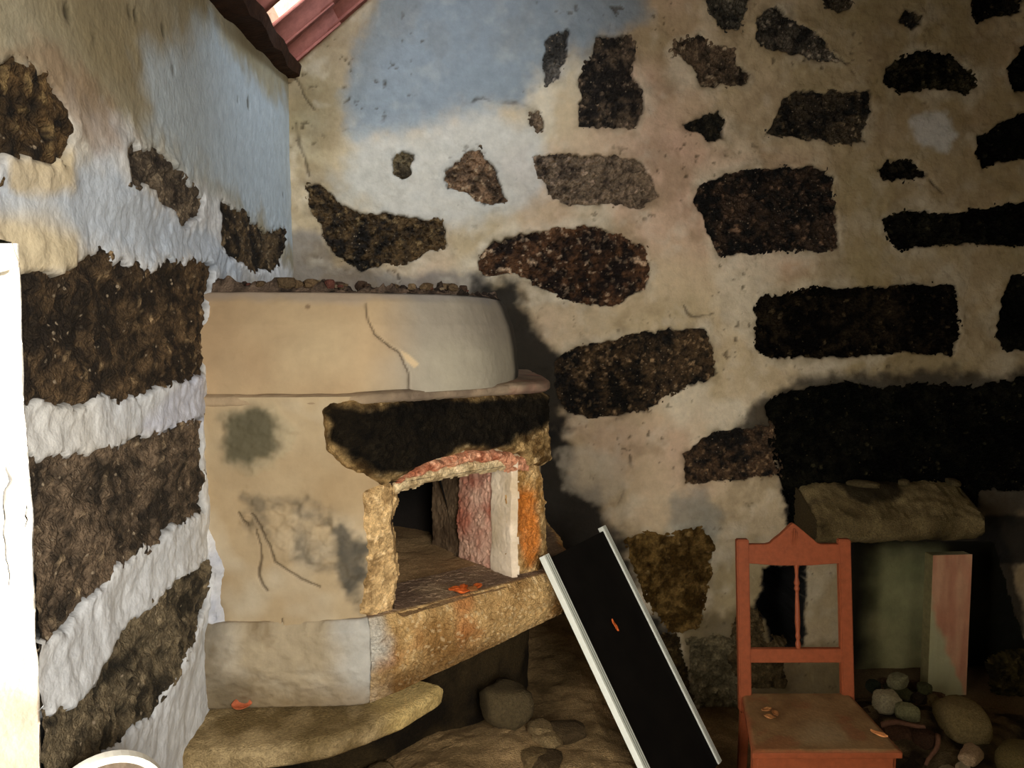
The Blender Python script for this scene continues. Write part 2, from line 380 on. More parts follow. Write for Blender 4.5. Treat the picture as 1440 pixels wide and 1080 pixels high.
for line in ([(405,100),(425,130),(442,150)], [(418,170),(425,215),(436,245)], [(880,640),(888,660),(880,690),(868,710)], [(640,160),(680,140),(740,150),(760,160)], [(960,430),(975,445),(998,440)], [(1180,80),(1205,100)], [(1305,252),(1325,272)]):
    cr = np.minimum(cr, linedist([SB.px(*q) for q in line], u+.035*fbm(u, v, 9, 3, 61), v+.02*fbm(u, v, 11, 3, 63)))
k = sstep(.008, .002, cr)*sstep(-.5, .1, fbm(u, v, 13, 2, 64)); h = h-.008*k; c = mix(c, C(60,48,32), .7*k)
pit = fbm(u, v, 34, 3, 70); pk = sstep(.50, .62, pit)*sstep(-.2, .3, fbm(u, v, 2.5, 2, 71)); h = h-.008*pk; c = mix(c, C(70,56,36), .7*pk)
c = mix(c, C(34,26,16), .9*sstep(.004, -.006, DB)); c = mix(c, C(8,6,4), sstep(.024, .006, DH))
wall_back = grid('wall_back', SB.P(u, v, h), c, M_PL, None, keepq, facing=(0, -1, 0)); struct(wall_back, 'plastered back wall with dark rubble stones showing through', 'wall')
for i, (s, pl) in enumerate(zip(BACK_STONES, polys_b)):
    _, dk, lt, sp, ps, bi, sooty = s
    patch('stone', SB, pl, bulge_b, [M_ST, M_DK, M_GR][sooty], wall_back, stonecol(dk, lt, sp, ps, 100+i, bi), seed=100+i,
          rough=.018 if sooty != 2 else .03, lift=-.007 if sooty != 2 else .004, edge=-.008, margin=.035, drop=.035, grain=.020, gs=62)

# =================================================================== LEFT WALL
SL = Plane((0, 0, 0), (0, 1, 0), (0, 0, 1), (1, 0, 0))
JY = -2.14
def bulge_l(u, v):
    return .022*fbm(u, v, 1.7, 2, 14)*sstep(2.6, 1.9, v)+.010*fbm(u, v, 6, 3, 15)*sstep(2.3, 1.8, v)+.002*fbm(u, v, 22, 3, 16)
LEFT_STONES = [
 ([(-40,80),(0,88),(40,95),(65,110),(85,160),(97,195),(85,220),(60,235),(20,225),(0,252),(-40,250)], (20,15,8),(82,62,36),(130,108,70),.10,-.1),
 ([(168,215),(195,205),(235,225),(265,255),(288,280),(285,305),(265,320),(240,295),(205,265),(170,255)], (50,42,34),(104,90,72),(140,124,100),.10,0),
 ([(310,285),(345,300),(375,325),(400,325),(398,350),(390,380),(360,385),(330,365),(312,350)], (26,20,12),(92,74,50),(140,120,90),.10,-.05),
 ([(4,385),(80,385),(100,360),(150,360),(200,375),(260,365),(302,372),(300,400),(292,440),(288,525),(230,545),(180,558),(130,560),(60,568),(15,560)], (34,25,14),(92,72,48),(150,125,90),.05,.0),
 ([(30,648),(120,642),(200,620),(250,600),(285,588),(285,720),(240,745),(190,785),(150,820),(110,870),(62,905),(30,905)], (44,36,26),(108,90,70),(140,120,92),.05,.05),
 ([(292,790),(290,850),(268,905),(238,960),(215,1000),(150,1060),(100,1110),(30,1200),(25,1080),(30,1010),(110,985),(140,955),(170,900),(215,850),(255,810)], (40,34,22),(112,98,74),(140,124,96),.04,.08),
]
polys_l = [[SL.px(*q) for q in s[0]] for s in LEFT_STONES]
u, v = np.meshgrid(np.arange(JY-.6, .1, .008), np.arange(FLOOR-.03, 3.0, .008), indexing='ij')
h = bulge_l(u, v)
rg = .018*fbm(u, v*.6, 16, 3, 5)+.014*fbm(u, v*.5, 48, 3, 6)
DB = np.full(u.shape, 9.0)
for pl in polys_l: DB = np.minimum(DB, sdf(pl, u, v))
DB = DB+rg
roughz = blob([(-60,230),(60,150),(100,120),(160,180),(300,270),(410,400),(420,1300),(-300,1300)], .06, SL, wob=.05)
h = h+roughz*(.007*fbm(u, v, 9, 3, 17, .5)+.003*fbm(u, v, 40, 3, 18))
h = h+.005*sstep(.08, .01, DB)*roughz+.005*fbm(u, v, 48, 3, 33)*sstep(.12, .02, DB)
h = h-.045*sstep(.003, -.014, DB)
white, cream, blue, oliv = C(226,226,222), C(216,200,164), C(188,200,206), C(170,158,122)
c = mix(white, cream, np.clip(.1+1.6*fbm(u, v, 3, 3, 24), 0, 1))
c = mix(c, C(206,208,210), .5*roughz)
up = blob([(-80,-200),(500,-200),(415,120),(418,380),(300,270),(180,190),(100,120),(-80,80)], .05, SL, wob=.04)
c = mix(c, mix(C(150,136,104), C(176,168,144), np.clip(.5+fbm(u, v, 3, 3, 25), 0, 1)), up)
c = mix(c, blue, .95*blob([(215,110),(300,60),(370,130),(430,160),(430,340),(400,330),(300,260),(200,190)], .10, SL, wob=.10))
c = mix(c, C(176,194,214), .6*blob([(210,290),(300,330),(340,390),(300,375),(200,350),(100,330),(60,270),(0,290),(0,250),(150,240)], .05, SL))
c = mix(c, C(206,184,140), .8*blob([(20,230),(95,215),(100,270),(60,268),(20,262)], .02, SL, wob=.02))
c = mix(c, C(212,192,150), .8*blob([(0,312),(100,330),(100,380),(60,385),(0,380)], .03, SL, wob=.02))
c = mix(c, C(150,120,92), .6*blob([(0,75),(60,95),(110,190),(190,195),(160,150),(80,80),(20,62)], .04, SL))
c = mix(c, C(190,194,214), .55*blob([(200,600),(280,520),(290,590),(240,610)], .04, SL, wob=.02))
for x0, y0, r0 in ((93,18,.012),(230,42,.012),(243,97,.008),(350,145,.016),(182,18,.008),(130,55,.006),(335,140,.008),(190,20,.010),(398,274,.008),(410,284,.006)):
    a, b = SL.px(x0, y0); k = sstep(r0*1.5, r0*.6, np.hypot(u-a, (v-b)*.7)+.004*fbm(u, v, 60, 2, 9)); h = h-.006*k; c = mix(c, C(74,66,48), .85*k)
cr = linedist([SL.px(*q) for q in [(186,-20),(190,50),(193,98)]], u, v); k = sstep(.006, .001, cr); h = h+.003*k
c = mix(c, C(34,28,18), .9*sstep(.004, -.008, DB))
kq = ((u > JY-.004) | (v > 1.835))[:-1, :-1]
wall_left = grid('wall_left', SL.P(u, v, h), c, M_PL, None, kq, facing=(1, 0, 0)); struct(wall_left, 'uneven white limewashed left wall with big dark stones bared', 'wall')
for i, (s, pl) in enumerate(zip(LEFT_STONES, polys_l)):
    _, dk, lt, sp, ps, bi = s
    sc = stonecol(dk, lt, sp, ps, 200+i, bi, 7)
    patch('stone', SL, pl, bulge_l, M_ST, wall_left, sc, seed=200+i, rough=.019, lift=-.004, grain=.010, gs=52, edge=-.008, margin=.035, drop=.035, clip=lambda a, b: (a > JY+.004) | (b > 1.85))

# doorway jamb at the near end of the left wall and the wall over and beyond it
u, v = np.meshgrid(np.arange(-.42, .035, .010), np.arange(FLOOR-.02, 1.85, .010), indexing='ij')
SJ = Plane((0, JY, 0), (1, 0, 0), (0, 0, 1), (0, -1, 0))
hj = .010*fbm(u, v, 5, 3, 51)+.005*fbm(u, v, 20, 2, 52)
cj = mix(C(222,216,204), C(170,154,126), np.clip(-.1+fbm(u, v, 5, 3, 53)+.5*sstep(1.4, .8, v), 0, 1))
cj = mix(cj, C(124,106,80), .85*sstep(1.45, 1.0, v+.25*fbm(u, v, 6, 3, 54)))
PJ = SJ.P(u, v, hj); PJ[..., 0] -= .028*sstep(.0, .035, u)
jamb = grid('trim_1', PJ, cj, M_PL, None, None, facing=(0, -1, 0)); struct(jamb, 'bright whitewashed doorway reveal at the left edge', 'door jamb')
WOOD_C = mat('dark_boards', .9, 12, .3, .3, 60, col=C(90,60,44))
BRK = mat('outer_masonry', .9, 8, .2, .4, 60, col=C(170,158,130))
b = boxm('wall_left', (-.42, JY-1.2, 1.84), (-.05, JY, 3.1), BRK); struct(b)
b = boxm('wall_left', (-.42, -4.3, FLOOR), (-.01, JY-1.2, 3.1), BRK); struct(b)
b = boxm('wall_left', (-.42, JY+.03, FLOOR), (-.12, .3, 2.75), BRK); struct(b)
b = boxm('wall_right', (4.3, -4.3, FLOOR), (4.5, .3, 3.8), BRK); struct(b)
b = boxm('ceiling', (1.15, -4.4, 3.72), (4.5, .6, 3.8), WOOD_C); struct(b)
b = boxm('wall_front', (-.42, -4.5, FLOOR), (4.5, -4.3, 3.8), BRK); struct(b)
b = boxm('wall_back', (-.42, .5, FLOOR), (4.5, .7, 3.8), BRK); struct(b)

# =================================================================== FLOOR
u, v = np.meshgrid(np.arange(-.1, 4.4, .03), np.arange(-4.3, .55, .03), indexing='ij')
hz = FLOOR+.012*fbm(u, v, 3, 4, 81)+.004*fbm(u, v, 14, 2, 82)-.006
cf = mix(C(86,66,42), C(120,98,68), np.clip(.5+fbm(u, v, 3, 4, 83), 0, 1))
floor = grid('floor', np.stack([u, v, hz], -1), cf, M_GR, facing=(0, 0, 1)); struct(floor, 'bare trodden earth floor', 'floor')

# =================================================================== ROOF
TERRA = mat('terracotta', .85, 30, .2, .2, 80, col=C(172,110,98), spec=.1)
WOOD_D = mat('old_dark_timber', .9, 25, .45, .6, 60, col=C(56,36,24), spec=.1)
a = math.atan(.88); ca, sa = math.cos(a), math.sin(a)
roof = thing('ceiling', 'sloping terracotta tiled roof with a bright gap', 'roof'); struct(roof)
def roofmat(Y): return Matrix.Translation((0, Y, 2.80)) @ Matrix.Rotation(-a, 4, 'Y')
bm = bmesh.new()
def tile_bm(L, w, rad=.03, t=.012):
    bm = bmesh.new(); n = 8; rings = []
    for x in (0, L):
        o_, i_ = [], []
        for k in range(n+1):
            f = k/n; y = (f-.5)*w*(1 if x == 0 else .9); z = rad*math.sin(math.pi*f)
            o_.append(bm.verts.new((x, y, z+t))); i_.append(bm.verts.new((x, y, z)))
        rings.append((o_, i_))
    (a0, b0), (a1, b1) = rings
    for k in range(n):
        bm.faces.new((a0[k], a1[k], a1[k+1], a0[k+1])); bm.faces.new((b0[k], b0[k+1], b1[k+1], b1[k]))
        bm.faces.new((a0[k], a0[k+1], b0[k+1], b0[k])); bm.faces.new((a1[k], b1[k], b1[k+1], a1[k+1]))
    bm.faces.new((a0[0], b0[0], b1[0], a1[0])); bm.faces.new((a0[n], a1[n], b1[n], b0[n]))
    return bm
proto = None
ys = [-.35, -.16, .03, -.685, -.875, -1.065, -1.255, -1.445]
for Y in ys:
    for j in range(4):
        if proto is None:
            proto = mesh_bm('roof_tile', tile_bm(.44, .225), TERRA, roof, smooth=True); o = proto
        else:
            o = proto.copy(); COL.objects.link(o)
        o.matrix_local = roofmat(Y) @ Matrix.Translation((-.12+j*.38, 0, .006*(j % 2)+random.uniform(-.003, .003)))
for j in range(1, 4):                             # the slipped row: its lowest tile is missing, so the sky shows
    o = proto.copy(); COL.objects.link(o)
    o.matrix_local = roofmat(-.52) @ Matrix.Translation((.02+j*.33, 0, .004))
for (x0, x1, y0, y1) in ((-.3, 5.9, -4.4, -1.4), (1.35, 5.9, -1.4, .2)):
    boxm('roof_decking', (x0, y0, .06), (x1, y1, .09), WOOD_D, roof, roofmat(0))
# wall plate beam lying on the left wall
pts = []
bm = bmesh.new()
A = [(0, .06, 2.80), (.02, -1.15, 2.648), (.02, -2.1, 2.54)]
rg_ = []
for i, (x, y, z) in enumerate(A):
    for k in range(1): pass
secs = []
N_ = 24
for i in range(N_+1):
    t = i/N_*2; k = min(int(t), 1); f = t-k
    p = [A[k][j]*(1-f)+A[k+1][j]*f for j in range(3)]
    wv = .006*math.sin(i*1.7)+.004*math.sin(i*3.1)
    wd, hh = .045+.045*sstep(0, 1, min(1, t))+wv, .10
    secs.append([bm.verts.new((-.02, p[1], p[2]+wv)), bm.verts.new((wd, p[1], p[2]+.012+wv)), bm.verts.new((wd+.01, p[1], p[2]+hh*.6)), bm.verts.new((-.02, p[1], p[2]+hh+.05))])
for s0, s1 in zip(secs[:-1], secs[1:]):
    for k in range(4): bm.faces.new((s0[k], s0[(k+1) % 4], s1[(k+1) % 4], s1[k]))
bm.faces.new(secs[0][::-1]); bm.faces.new(secs[-1]); bmesh.ops.recalc_face_normals(bm, faces=bm.faces)
beam = mesh_bm('wall_plate_beam', bm, WOOD_D); tag(beam, 'dark reddish-brown roof beam lying along the top of the left wall', 'beam')

# =================================================================== OVEN
P_BODY = Path([(-.02, -1.243), (.15, -1.25), (.33, -1.25), (.437, -1.25), (.54, -1.178), (.93, -.904), (1.0, -.855), (1.02, -.76), (1.03, -.5), (1.03, -.02)])
oven = thing('bread_oven', 'plastered masonry bread oven with rounded top in the corner', 'oven', (0, 0, 0))
MOUTH_PX = [(556,686),(600,674),(650,664),(700,656),(717,655),(719,720),(722,800),(722,860),(700,880),(550,880),(550,858),(556,800),(554,760),(547,735),(555,705)]
MOUTH = [P_BODY.px(*q) for q in MOUTH_PX]
ZH = .868   # hearth level
def bulge_o(u, v): return .010*fbm(u, v, 3.5, 3, 300)+.003*fbm(u, v, 16, 3, 301)
st = .004
u, v = np.meshgrid(np.arange(0, P_BODY.len-.01, st), np.arange(.84, 1.52, st), indexing='ij')
h = bulge_o(u, v); DM = sdf(MOUTH, u, v)+.004*fbm(u, v, 30, 2, 302)
c = mix(C(214,190,150), C(196,168,126), np.clip(.3+1.3*fbm(u, v, 4, 4, 303), 0, 1))
c = mix(c, C(228,212,182), np.clip(-.2+1.5*fbm(u, v, 7, 3, 304), 0, .8))
B = lambda poly, soft, wob=.02, seed=40: blob(poly, soft, P_BODY, u, v, seed, wob)
r1 = B([(318,585),(385,575),(412,600),(400,640),(360,665),(322,650)], .02)
h = h+r1*(.004+.008*fbm(u, v, 50, 3, 305)); c = mix(c, C(196,182,146), .5*r1)
c = mix(c, C(84,80,56), .85*B([(322,590),(360,575),(385,600),(378,640),(350,655),(325,640)], .03, .03))
r2 = B([(345,700),(430,710),(500,740),(520,790),(505,850),(470,810),(400,790),(350,740)], .03, .04)
h = h+r2*.010*fbm(u, v, 45, 3, 306)
c = mix(c, C(96,88,72), .65*r2*np.clip(.3+1.8*fbm(u, v, 18, 4, 307), 0, 1))
c = mix(c, C(74,72,64), .8*B([(480,740),(512,770),(512,820),(490,835),(470,800)], .02, .03))
c = mix(c, C(112,96,60), .5*B([(280,830),(310,850),(310,900),(280,900)], .03))
cr = np.full(u.shape, 9.0)
for line in ([(358,722),(372,752),(380,775),(384,790)], [(362,745),(366,790),(375,830)], [(384,790),(410,805),(450,825)], [(335,720),(348,740)], [(395,870),(396,905)]):
    cr = np.minimum(cr, linedist([P_BODY.px(*q) for q in line], u+.016*fbm(u, v, 14, 3, 62), v))
k = sstep(.0045, .001, cr); h = h-.006*k; c = mix(c, C(72,54,32), .75*k)
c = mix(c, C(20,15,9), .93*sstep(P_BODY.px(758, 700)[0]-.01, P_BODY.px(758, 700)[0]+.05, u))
kp = DM > 0; kq = kp[:-1, :-1] & kp[1:, :-1] & kp[1:, 1:] & kp[:-1, 1:]
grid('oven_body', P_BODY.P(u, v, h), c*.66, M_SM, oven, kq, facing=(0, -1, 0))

# granite blocks round the mouth
def opatch(name, px, colf, mt=M_GR, **k):
    return patch(name, P_BODY, [P_BODY.px(*q) for q in px], bulge_o, mt, oven, colf, step=.005, **k)
def lintelcol(u, v, cid, f1, d):
    a0 = stonecol((92,68,36), (178,146,96), (220,190,140), .2, 401)(u, v, cid, f1, d)
    cs = [P_BODY.px(*q) for q in [(462,580),(475,574),(560,565),(700,557),(780,560),(772,590),(735,612),(700,628),(650,630),(600,648),(566,668),(530,664),(490,640),(466,620)]]
    s = sstep(.03, -.012, sdf(cs, u, v)+.03*fbm(u, v, 14, 4, 402))
    return mix(a0, C(5,4,2), .985*s)
opatch('lintel', [(456,578),(470,568),(560,562),(700,553),(783,552),(784,590),(768,622),(762,650),(738,655),(733,640),(700,630),(650,634),(600,648),(566,668),(540,684),(520,668),(488,655),(462,630)],
       lintelcol, lift=.030, rough=.012, grain=.008, gs=60, edge=.015, drop=.05, seed=402)
opatch('left_jamb', [(512,690),(536,680),(556,684),(558,705),(549,735),(556,760),(558,800),(553,862),(530,872),(508,862),(512,820),(520,780),(512,740)],
       stonecol((160,128,84), (214,178,124), (230,200,150), .2, 403, .1, 9), lift=.010, rough=.008, grain=.005, gs=70, edge=.012, drop=.03, seed=403)
def jr(u, v, cid, f1, d):
    k = stonecol((170,128,72), (206,170,116), (230,196,140), .15, 404, 0, 9)(u, v, cid, f1, d)
    q = [P_BODY.px(*z) for z in [(728,690),(748,690),(752,760),(742,790),(728,760)]]
    return mix(k, C(204,118,42), .85*sstep(.03, -.01, sdf(q, u, v)+.015*fbm(u, v, 20, 3, 405)))
opatch('right_jamb', [(722,668),(724,655),(758,650),(761,700),(761,790),(752,808),(722,806),(719,740)], jr, lift=.012, rough=.012, grain=.007, gs=65, edge=.015, drop=.03, seed=404, margin=.012)
opatch('brick_arch', [(558,680),(575,662),(600,650),(650,637),(700,633),(735,644),(742,662),(718,662),(704,646),(650,652),(600,664)],
       stonecol((170,102,72), (208,148,112), (236,186,150), .25, 406, .1, 12), lift=.020, rough=.006, grain=.012, gs=75, edge=.008, drop=.03, seed=406, rag=.012, margin=.012)
opatch('arch_mortar', [(552,690),(556,678),(600,662),(650,650),(700,645),(718,652),(719,660),(700,660),(650,668),(600,678),(558,692)],
       stonecol((176,150,108), (214,190,146), (230,205,165), .15, 407, .1, 12), lift=.008, rough=.006, grain=.004, gs=70, edge=.010, drop=.02, seed=407, margin=.010)

# reveals of the mouth, hearth floor and vault
e2 = np.array((.819, .574, 0)); n2 = np.array((.574, -.819, 0)); inn = -n2
sR, _ = P_BODY.px(718, 740); sL, _ = P_BODY.px(553, 760)
PR = P_BODY.P(np.array([sR]), np.array([0.0]), np.array([0.0]))[0]; PL = P_BODY.P(np.array([sL]), np.array([0.0]), np.array([0.0]))[0]
SR = Plane(PR, inn, (0, 0, 1), -e2); SLf = Plane(PL, inn, (0, 0, 1), e2)
zero = lambda u, v: np.zeros_like(u)
ZT = 1.262
def flatcol(a_, b_, s_=12, sd=0):
    return lambda u, v, cid, f1, d: mix(C(*a_), C(*b_), np.clip(.5+1.3*fbm(u, v, s_, 4, sd), 0, 1))
patch('reveal_plaster', SR, [(-.015, ZH-.02), (.115, ZH-.02), (.105, 1.0), (.11, 1.1), (.10, ZT), (-.015, ZT)], zero, M_PL, oven, flatcol((196,174,142), (222,202,174), 10, 410),
      step=.005, lift=.004, rough=.005, grain=.001, edge=.01, drop=.02, seed=410, rag=.006, margin=.01)
patch('brick_lining', SR, [(.095, ZH-.02), (.32, ZH-.02), (.315, 1.0), (.30, ZT-.03), (.095, ZT-.015)], zero, M_PL, oven, flatcol((176,106,82), (212,170,144), 11, 411),
      step=.005, lift=-.004, rough=.012, grain=.006, edge=.01, drop=.03, seed=411, rag=.006, margin=.01)
patch('inner_reveal', SR, [(.30, ZH-.02), (.50, ZH-.02), (.50, ZT), (.30, ZT)], zero, M_PL, oven, flatcol((96,76,54), (136,112,84), 11, 418),
      step=.007, lift=-.02, rough=.008, grain=.003, edge=-.008, drop=.02, seed=418, rag=.004, margin=.01)
for S_, nm in ((SLf, 'left_reveal'),):
    u, v = np.meshgrid(np.linspace(-.005, .42, 40), np.linspace(ZH-.02, ZT+.02, 40), indexing='ij')
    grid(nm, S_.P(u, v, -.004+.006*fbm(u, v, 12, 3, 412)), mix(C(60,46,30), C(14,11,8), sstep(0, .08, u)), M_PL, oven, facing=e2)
u, v = np.meshgrid(np.linspace(-.01, .42, 40), np.linspace(-.04, .5, 50), indexing='ij')
SCe = Plane((PL[0], PL[1], ZT-.005), inn, e2, (0, 0, -1))
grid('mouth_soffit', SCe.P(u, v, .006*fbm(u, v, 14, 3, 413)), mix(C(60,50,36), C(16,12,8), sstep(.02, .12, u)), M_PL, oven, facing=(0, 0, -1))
SFl = Plane((PL[0], PL[1], ZH), inn, e2, (0, 0, 1))
u, v = np.meshgrid(np.arange(-.06, 1.05, .008), np.arange(-.35, .75, .008), indexing='ij')
Xf = SFl.P(u, v, u*0)
ch = np.array(.5*(PL+PR)[:2])+inn[:2]*.63
kp = ((np.hypot(Xf[..., 0]-ch[0], Xf[..., 1]-ch[1]) < .375) | ((u < .45) & (v > -.01) & (v < np.linalg.norm(PR-PL)+.01)))
grid('hearth_floor', SFl.P(u, v, .007*fbm(u, v, 7, 3, 414)+.002*fbm(u, v, 50, 2, 415)), mix(C(132,104,70), C(184,150,106), np.clip(.5+fbm(u, v, 7, 4, 416), 0, 1)), M_GR, oven,
     kp[:-1, :-1] & kp[1:, 1:], facing=(0, 0, 1))
th, ph = np.meshgrid(np.linspace(0, 2*math.pi, 72), np.linspace(0, math.pi/2, 20), indexing='ij')
R_ = .355+.008*fbm(np.cos(th)*1.0, np.sin(th)+ph, 4, 3, 417)
VP = np.stack([ch[0]+R_*np.cos(th)*np.cos(ph)**.5, ch[1]+R_*np.sin(th)*np.cos(ph)**.5, ZH-.02+.46*np.sin(ph)], -1)
dd = VP[..., :2]-PL[:2]; al = dd@inn[:2]; ac = dd@e2[:2]
wd = np.linalg.norm(PR-PL)
kp = ~((al < .40) & (ac > 0.0) & (ac < wd) & (VP[..., 2] < ZT))
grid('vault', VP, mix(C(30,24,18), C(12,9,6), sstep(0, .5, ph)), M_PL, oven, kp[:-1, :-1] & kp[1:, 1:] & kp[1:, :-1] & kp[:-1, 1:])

# cornice and drum
def shell(name, path, prof, colf, mt, parent, step=.008, disp=None, s0=0, s1=None, n=None):
    pr = np.array(prof, float); L = np.r_[0, np.cumsum(np.hypot(*np.diff(pr, axis=0).T))]
    t = np.linspace(0, L[-1], max(4, int(L[-1]/step)))
    off, zz = np.interp(t, L, pr[:, 0]), np.interp(t, L, pr[:, 1])
    s = np.arange(s0, (s1 or path.len-.01), step)
    S_, T_ = np.meshgrid(s, t, indexing='ij'); O_ = np.broadcast_to(off, S_.shape); Z_ = np.broadcast_to(zz, S_.shape)
    hh = disp(S_, T_) if disp else 0*S_
    P = path.P(S_, Z_+hh*.3, O_+hh)
    return grid(name, P, colf(S_, T_, Z_, O_), mt, parent, facing=(0, -1, .3))
def cc(s, t, z, o):
    k = mix(C(150,130,104), C(112,96,78), np.clip(.5+1.3*fbm(s, t, 14, 4, 420), 0, 1))
    k = mix(k, C(176,152,118), .6*sstep(.56, .40, s))
    return mix(k, C(150,92,76), .6*sstep(.75, 1.0, s)*np.clip(.3+fbm(s, t, 20, 3, 421), 0, 1))
shell('cornice', P_BODY, [(-.02, 1.488), (.016, 1.492), (.030, 1.502), (.028, 1.522), (.010, 1.53), (-.12, 1.535)], cc, M_PL, oven, .006, lambda s, t: .006*fbm(s, t, 22, 3, 422)-.026*sstep(.56, .40, s))
P_DRUM = Path([(-.02, -1.22), (.2, -1.225), (.48, -1.225), (.80, -1.08), (.93, -.80), (.96, -.5), (.95, -.02)])
def cd_(s, t, z, o):
    k = mix(C(218,192,150), C(204,172,130), np.clip(.5+1.2*fbm(s, z, 3, 3, 430), 0, 1))
    k = mix(k, C(170,162,146), .85*sstep(.42, .62, s+.08*fbm(s, z, 5, 3, 431)))
    k = mix(k, C(196,186,160), .6*sstep(.62, .75, s+.1*fbm(s, z, 5, 3, 432))*sstep(1.72, 1.62, z))
    k = mix(k, C(150,150,154), .35*sstep(.03, .0, 1.81-z+.02*fbm(s, z, 9, 2, 433)))
    cr = linedist([P_DRUM.px(*q) for q in [(515,425),(518,450),(530,470),(550,487),(563,495),(574,520),(575,555)]], s+.004*fbm(s, z, 30, 2, 434), z)
    k = mix(k, C(80,62,42), .8*sstep(.004, .001, cr))
    ch_ = sdf([P_DRUM.px(*q) for q in [(563,492),(575,498),(590,512),(583,518),(572,508)]], s, z)
    k = mix(k, C(236,206,160), .9*sstep(.003, -.003, ch_))
    sp = np.hypot(s-P_DRUM.px(429, 431)[0], z-P_DRUM.px(429, 431)[1])
    k = mix(k, C(120,90,64), .7*sstep(.010, .004, sp))
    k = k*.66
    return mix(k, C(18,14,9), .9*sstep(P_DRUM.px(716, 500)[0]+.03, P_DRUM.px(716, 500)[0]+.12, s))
def dd_(s, t):
    cr = linedist([P_DRUM.px(*q) for q in [(515,425),(518,450),(530,470),(550,487),(563,495),(574,520),(575,555)]], s+.004*fbm(s, t+1.52, 30, 2, 434), t+1.52)
    return .006*fbm(s, t, 4, 3, 435)+.0015*fbm(s, t, 25, 2, 436)-.006*sstep(.004, .001, cr)
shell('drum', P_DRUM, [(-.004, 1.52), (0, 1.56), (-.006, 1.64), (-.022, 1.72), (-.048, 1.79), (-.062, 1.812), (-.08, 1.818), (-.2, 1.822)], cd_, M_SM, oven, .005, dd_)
prism('drum_fill', [(.01, -1.13), (.48, -1.13), (.70, -1.0), (.80, -.75), (.84, -.05), (.01, -.05)], 1.70, 1.822, M_GR, oven, cuts=3, rough=.012, col=C(96,84,70))

# hearth stone and plastered base under it
P_BASE = Path([(-.02, -1.268), (.2, -1.272), (.38, -1.282), (.47, -1.268), (.75, -1.085), (1.06, -.885), (1.11, -.84), (1.13, -.72), (1.12, -.4), (1.10, -.02)])
sp_, _ = P_BASE.px(520, 930)
def base_shell(name, s0, s1, colf, mt, disp, step=.006):
    s = np.arange(s0, s1, step); zb = np.interp(s, [0, sp_, P_BASE.px(795, 850)[0]], [.60, .60, .70])
    t = np.linspace(0, 1.5, 90); S_, T_ = np.meshgrid(s, t, indexing='ij'); ZB = np.broadcast_to(zb[:, None], S_.shape)
    Z_ = np.where(T_ < 1, ZB+(ZH-ZB)*np.clip(T_, 0, 1), ZH+.0*T_)
    O_ = np.interp(T_, [0, .05, .5, .9, 1.0, 1.5], [-.10, -.02, 0.005, .0, -.018, -.24])
    hh = disp(S_, Z_+O_)
    P = P_BASE.P(S_, Z_+hh*.4, O_+hh)
    return grid(name, P, colf(S_, Z_+O_, Z_, T_), mt, oven, facing=(0, -1, .3), smooth=(mt != M_GR))
def basec(s, q, z, t):
    k = mix(C(190,172,140), C(214,204,184), np.clip(.5+1.4*fbm(s, q, 6, 4, 440), 0, 1))
    k = mix(k, C(132,110,76), .8*np.clip(-.15+1.8*fbm(s, q, 13, 4, 444, .6), 0, 1))
    k = mix(k, C(206,206,200), .7*sstep(.30, .46, s+.06*fbm(s, q, 10, 3, 441)))
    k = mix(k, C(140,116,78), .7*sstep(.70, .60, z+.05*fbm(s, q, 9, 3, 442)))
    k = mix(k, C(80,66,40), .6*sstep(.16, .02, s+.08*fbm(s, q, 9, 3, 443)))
    return mix(k, C(150,124,90), sstep(1.0, 1.05, t))*.78
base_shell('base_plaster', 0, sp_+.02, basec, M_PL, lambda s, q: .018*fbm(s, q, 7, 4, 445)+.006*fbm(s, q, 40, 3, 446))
def hsc(s, q, z, t):
    f1, cid = cells(s, q, 75, 447)
    k = mix(C(150,112,64), C(204,168,112), np.clip(.5+1.2*fbm(s, q, 10, 4, 448), 0, 1))
    k = mix(k, C(168,96,42), .7*sstep(.1, .5, fbm(s+.03, q, 6, 3, 449)))
    k = mix(k, C(226,196,146), .6*((cid > .8) & (f1 < .4)))
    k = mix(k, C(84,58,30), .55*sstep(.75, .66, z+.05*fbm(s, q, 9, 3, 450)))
    k = mix(mix(C(196,190,176), C(176,150,112), np.clip(.5+fbm(s, q, 9, 3, 453), 0, 1)), k, sstep(-.01, .05, s-sp_-.03+.07*fbm(s, q, 10, 3, 454)))
    return mix(k, mix(C(128,104,84), C(160,134,104), np.clip(.5+1.4*fbm(s, q, 9, 3, 451), 0, 1)), sstep(.98, 1.04, t))
base_shell('hearth_stone', sp_, P_BASE.len-.01, hsc, M_GR, lambda s, q: .012*fbm(s, q, 9, 4, 452)+.008*(cells(s, q, 60, 447)[1]-.5)+.014, .005)

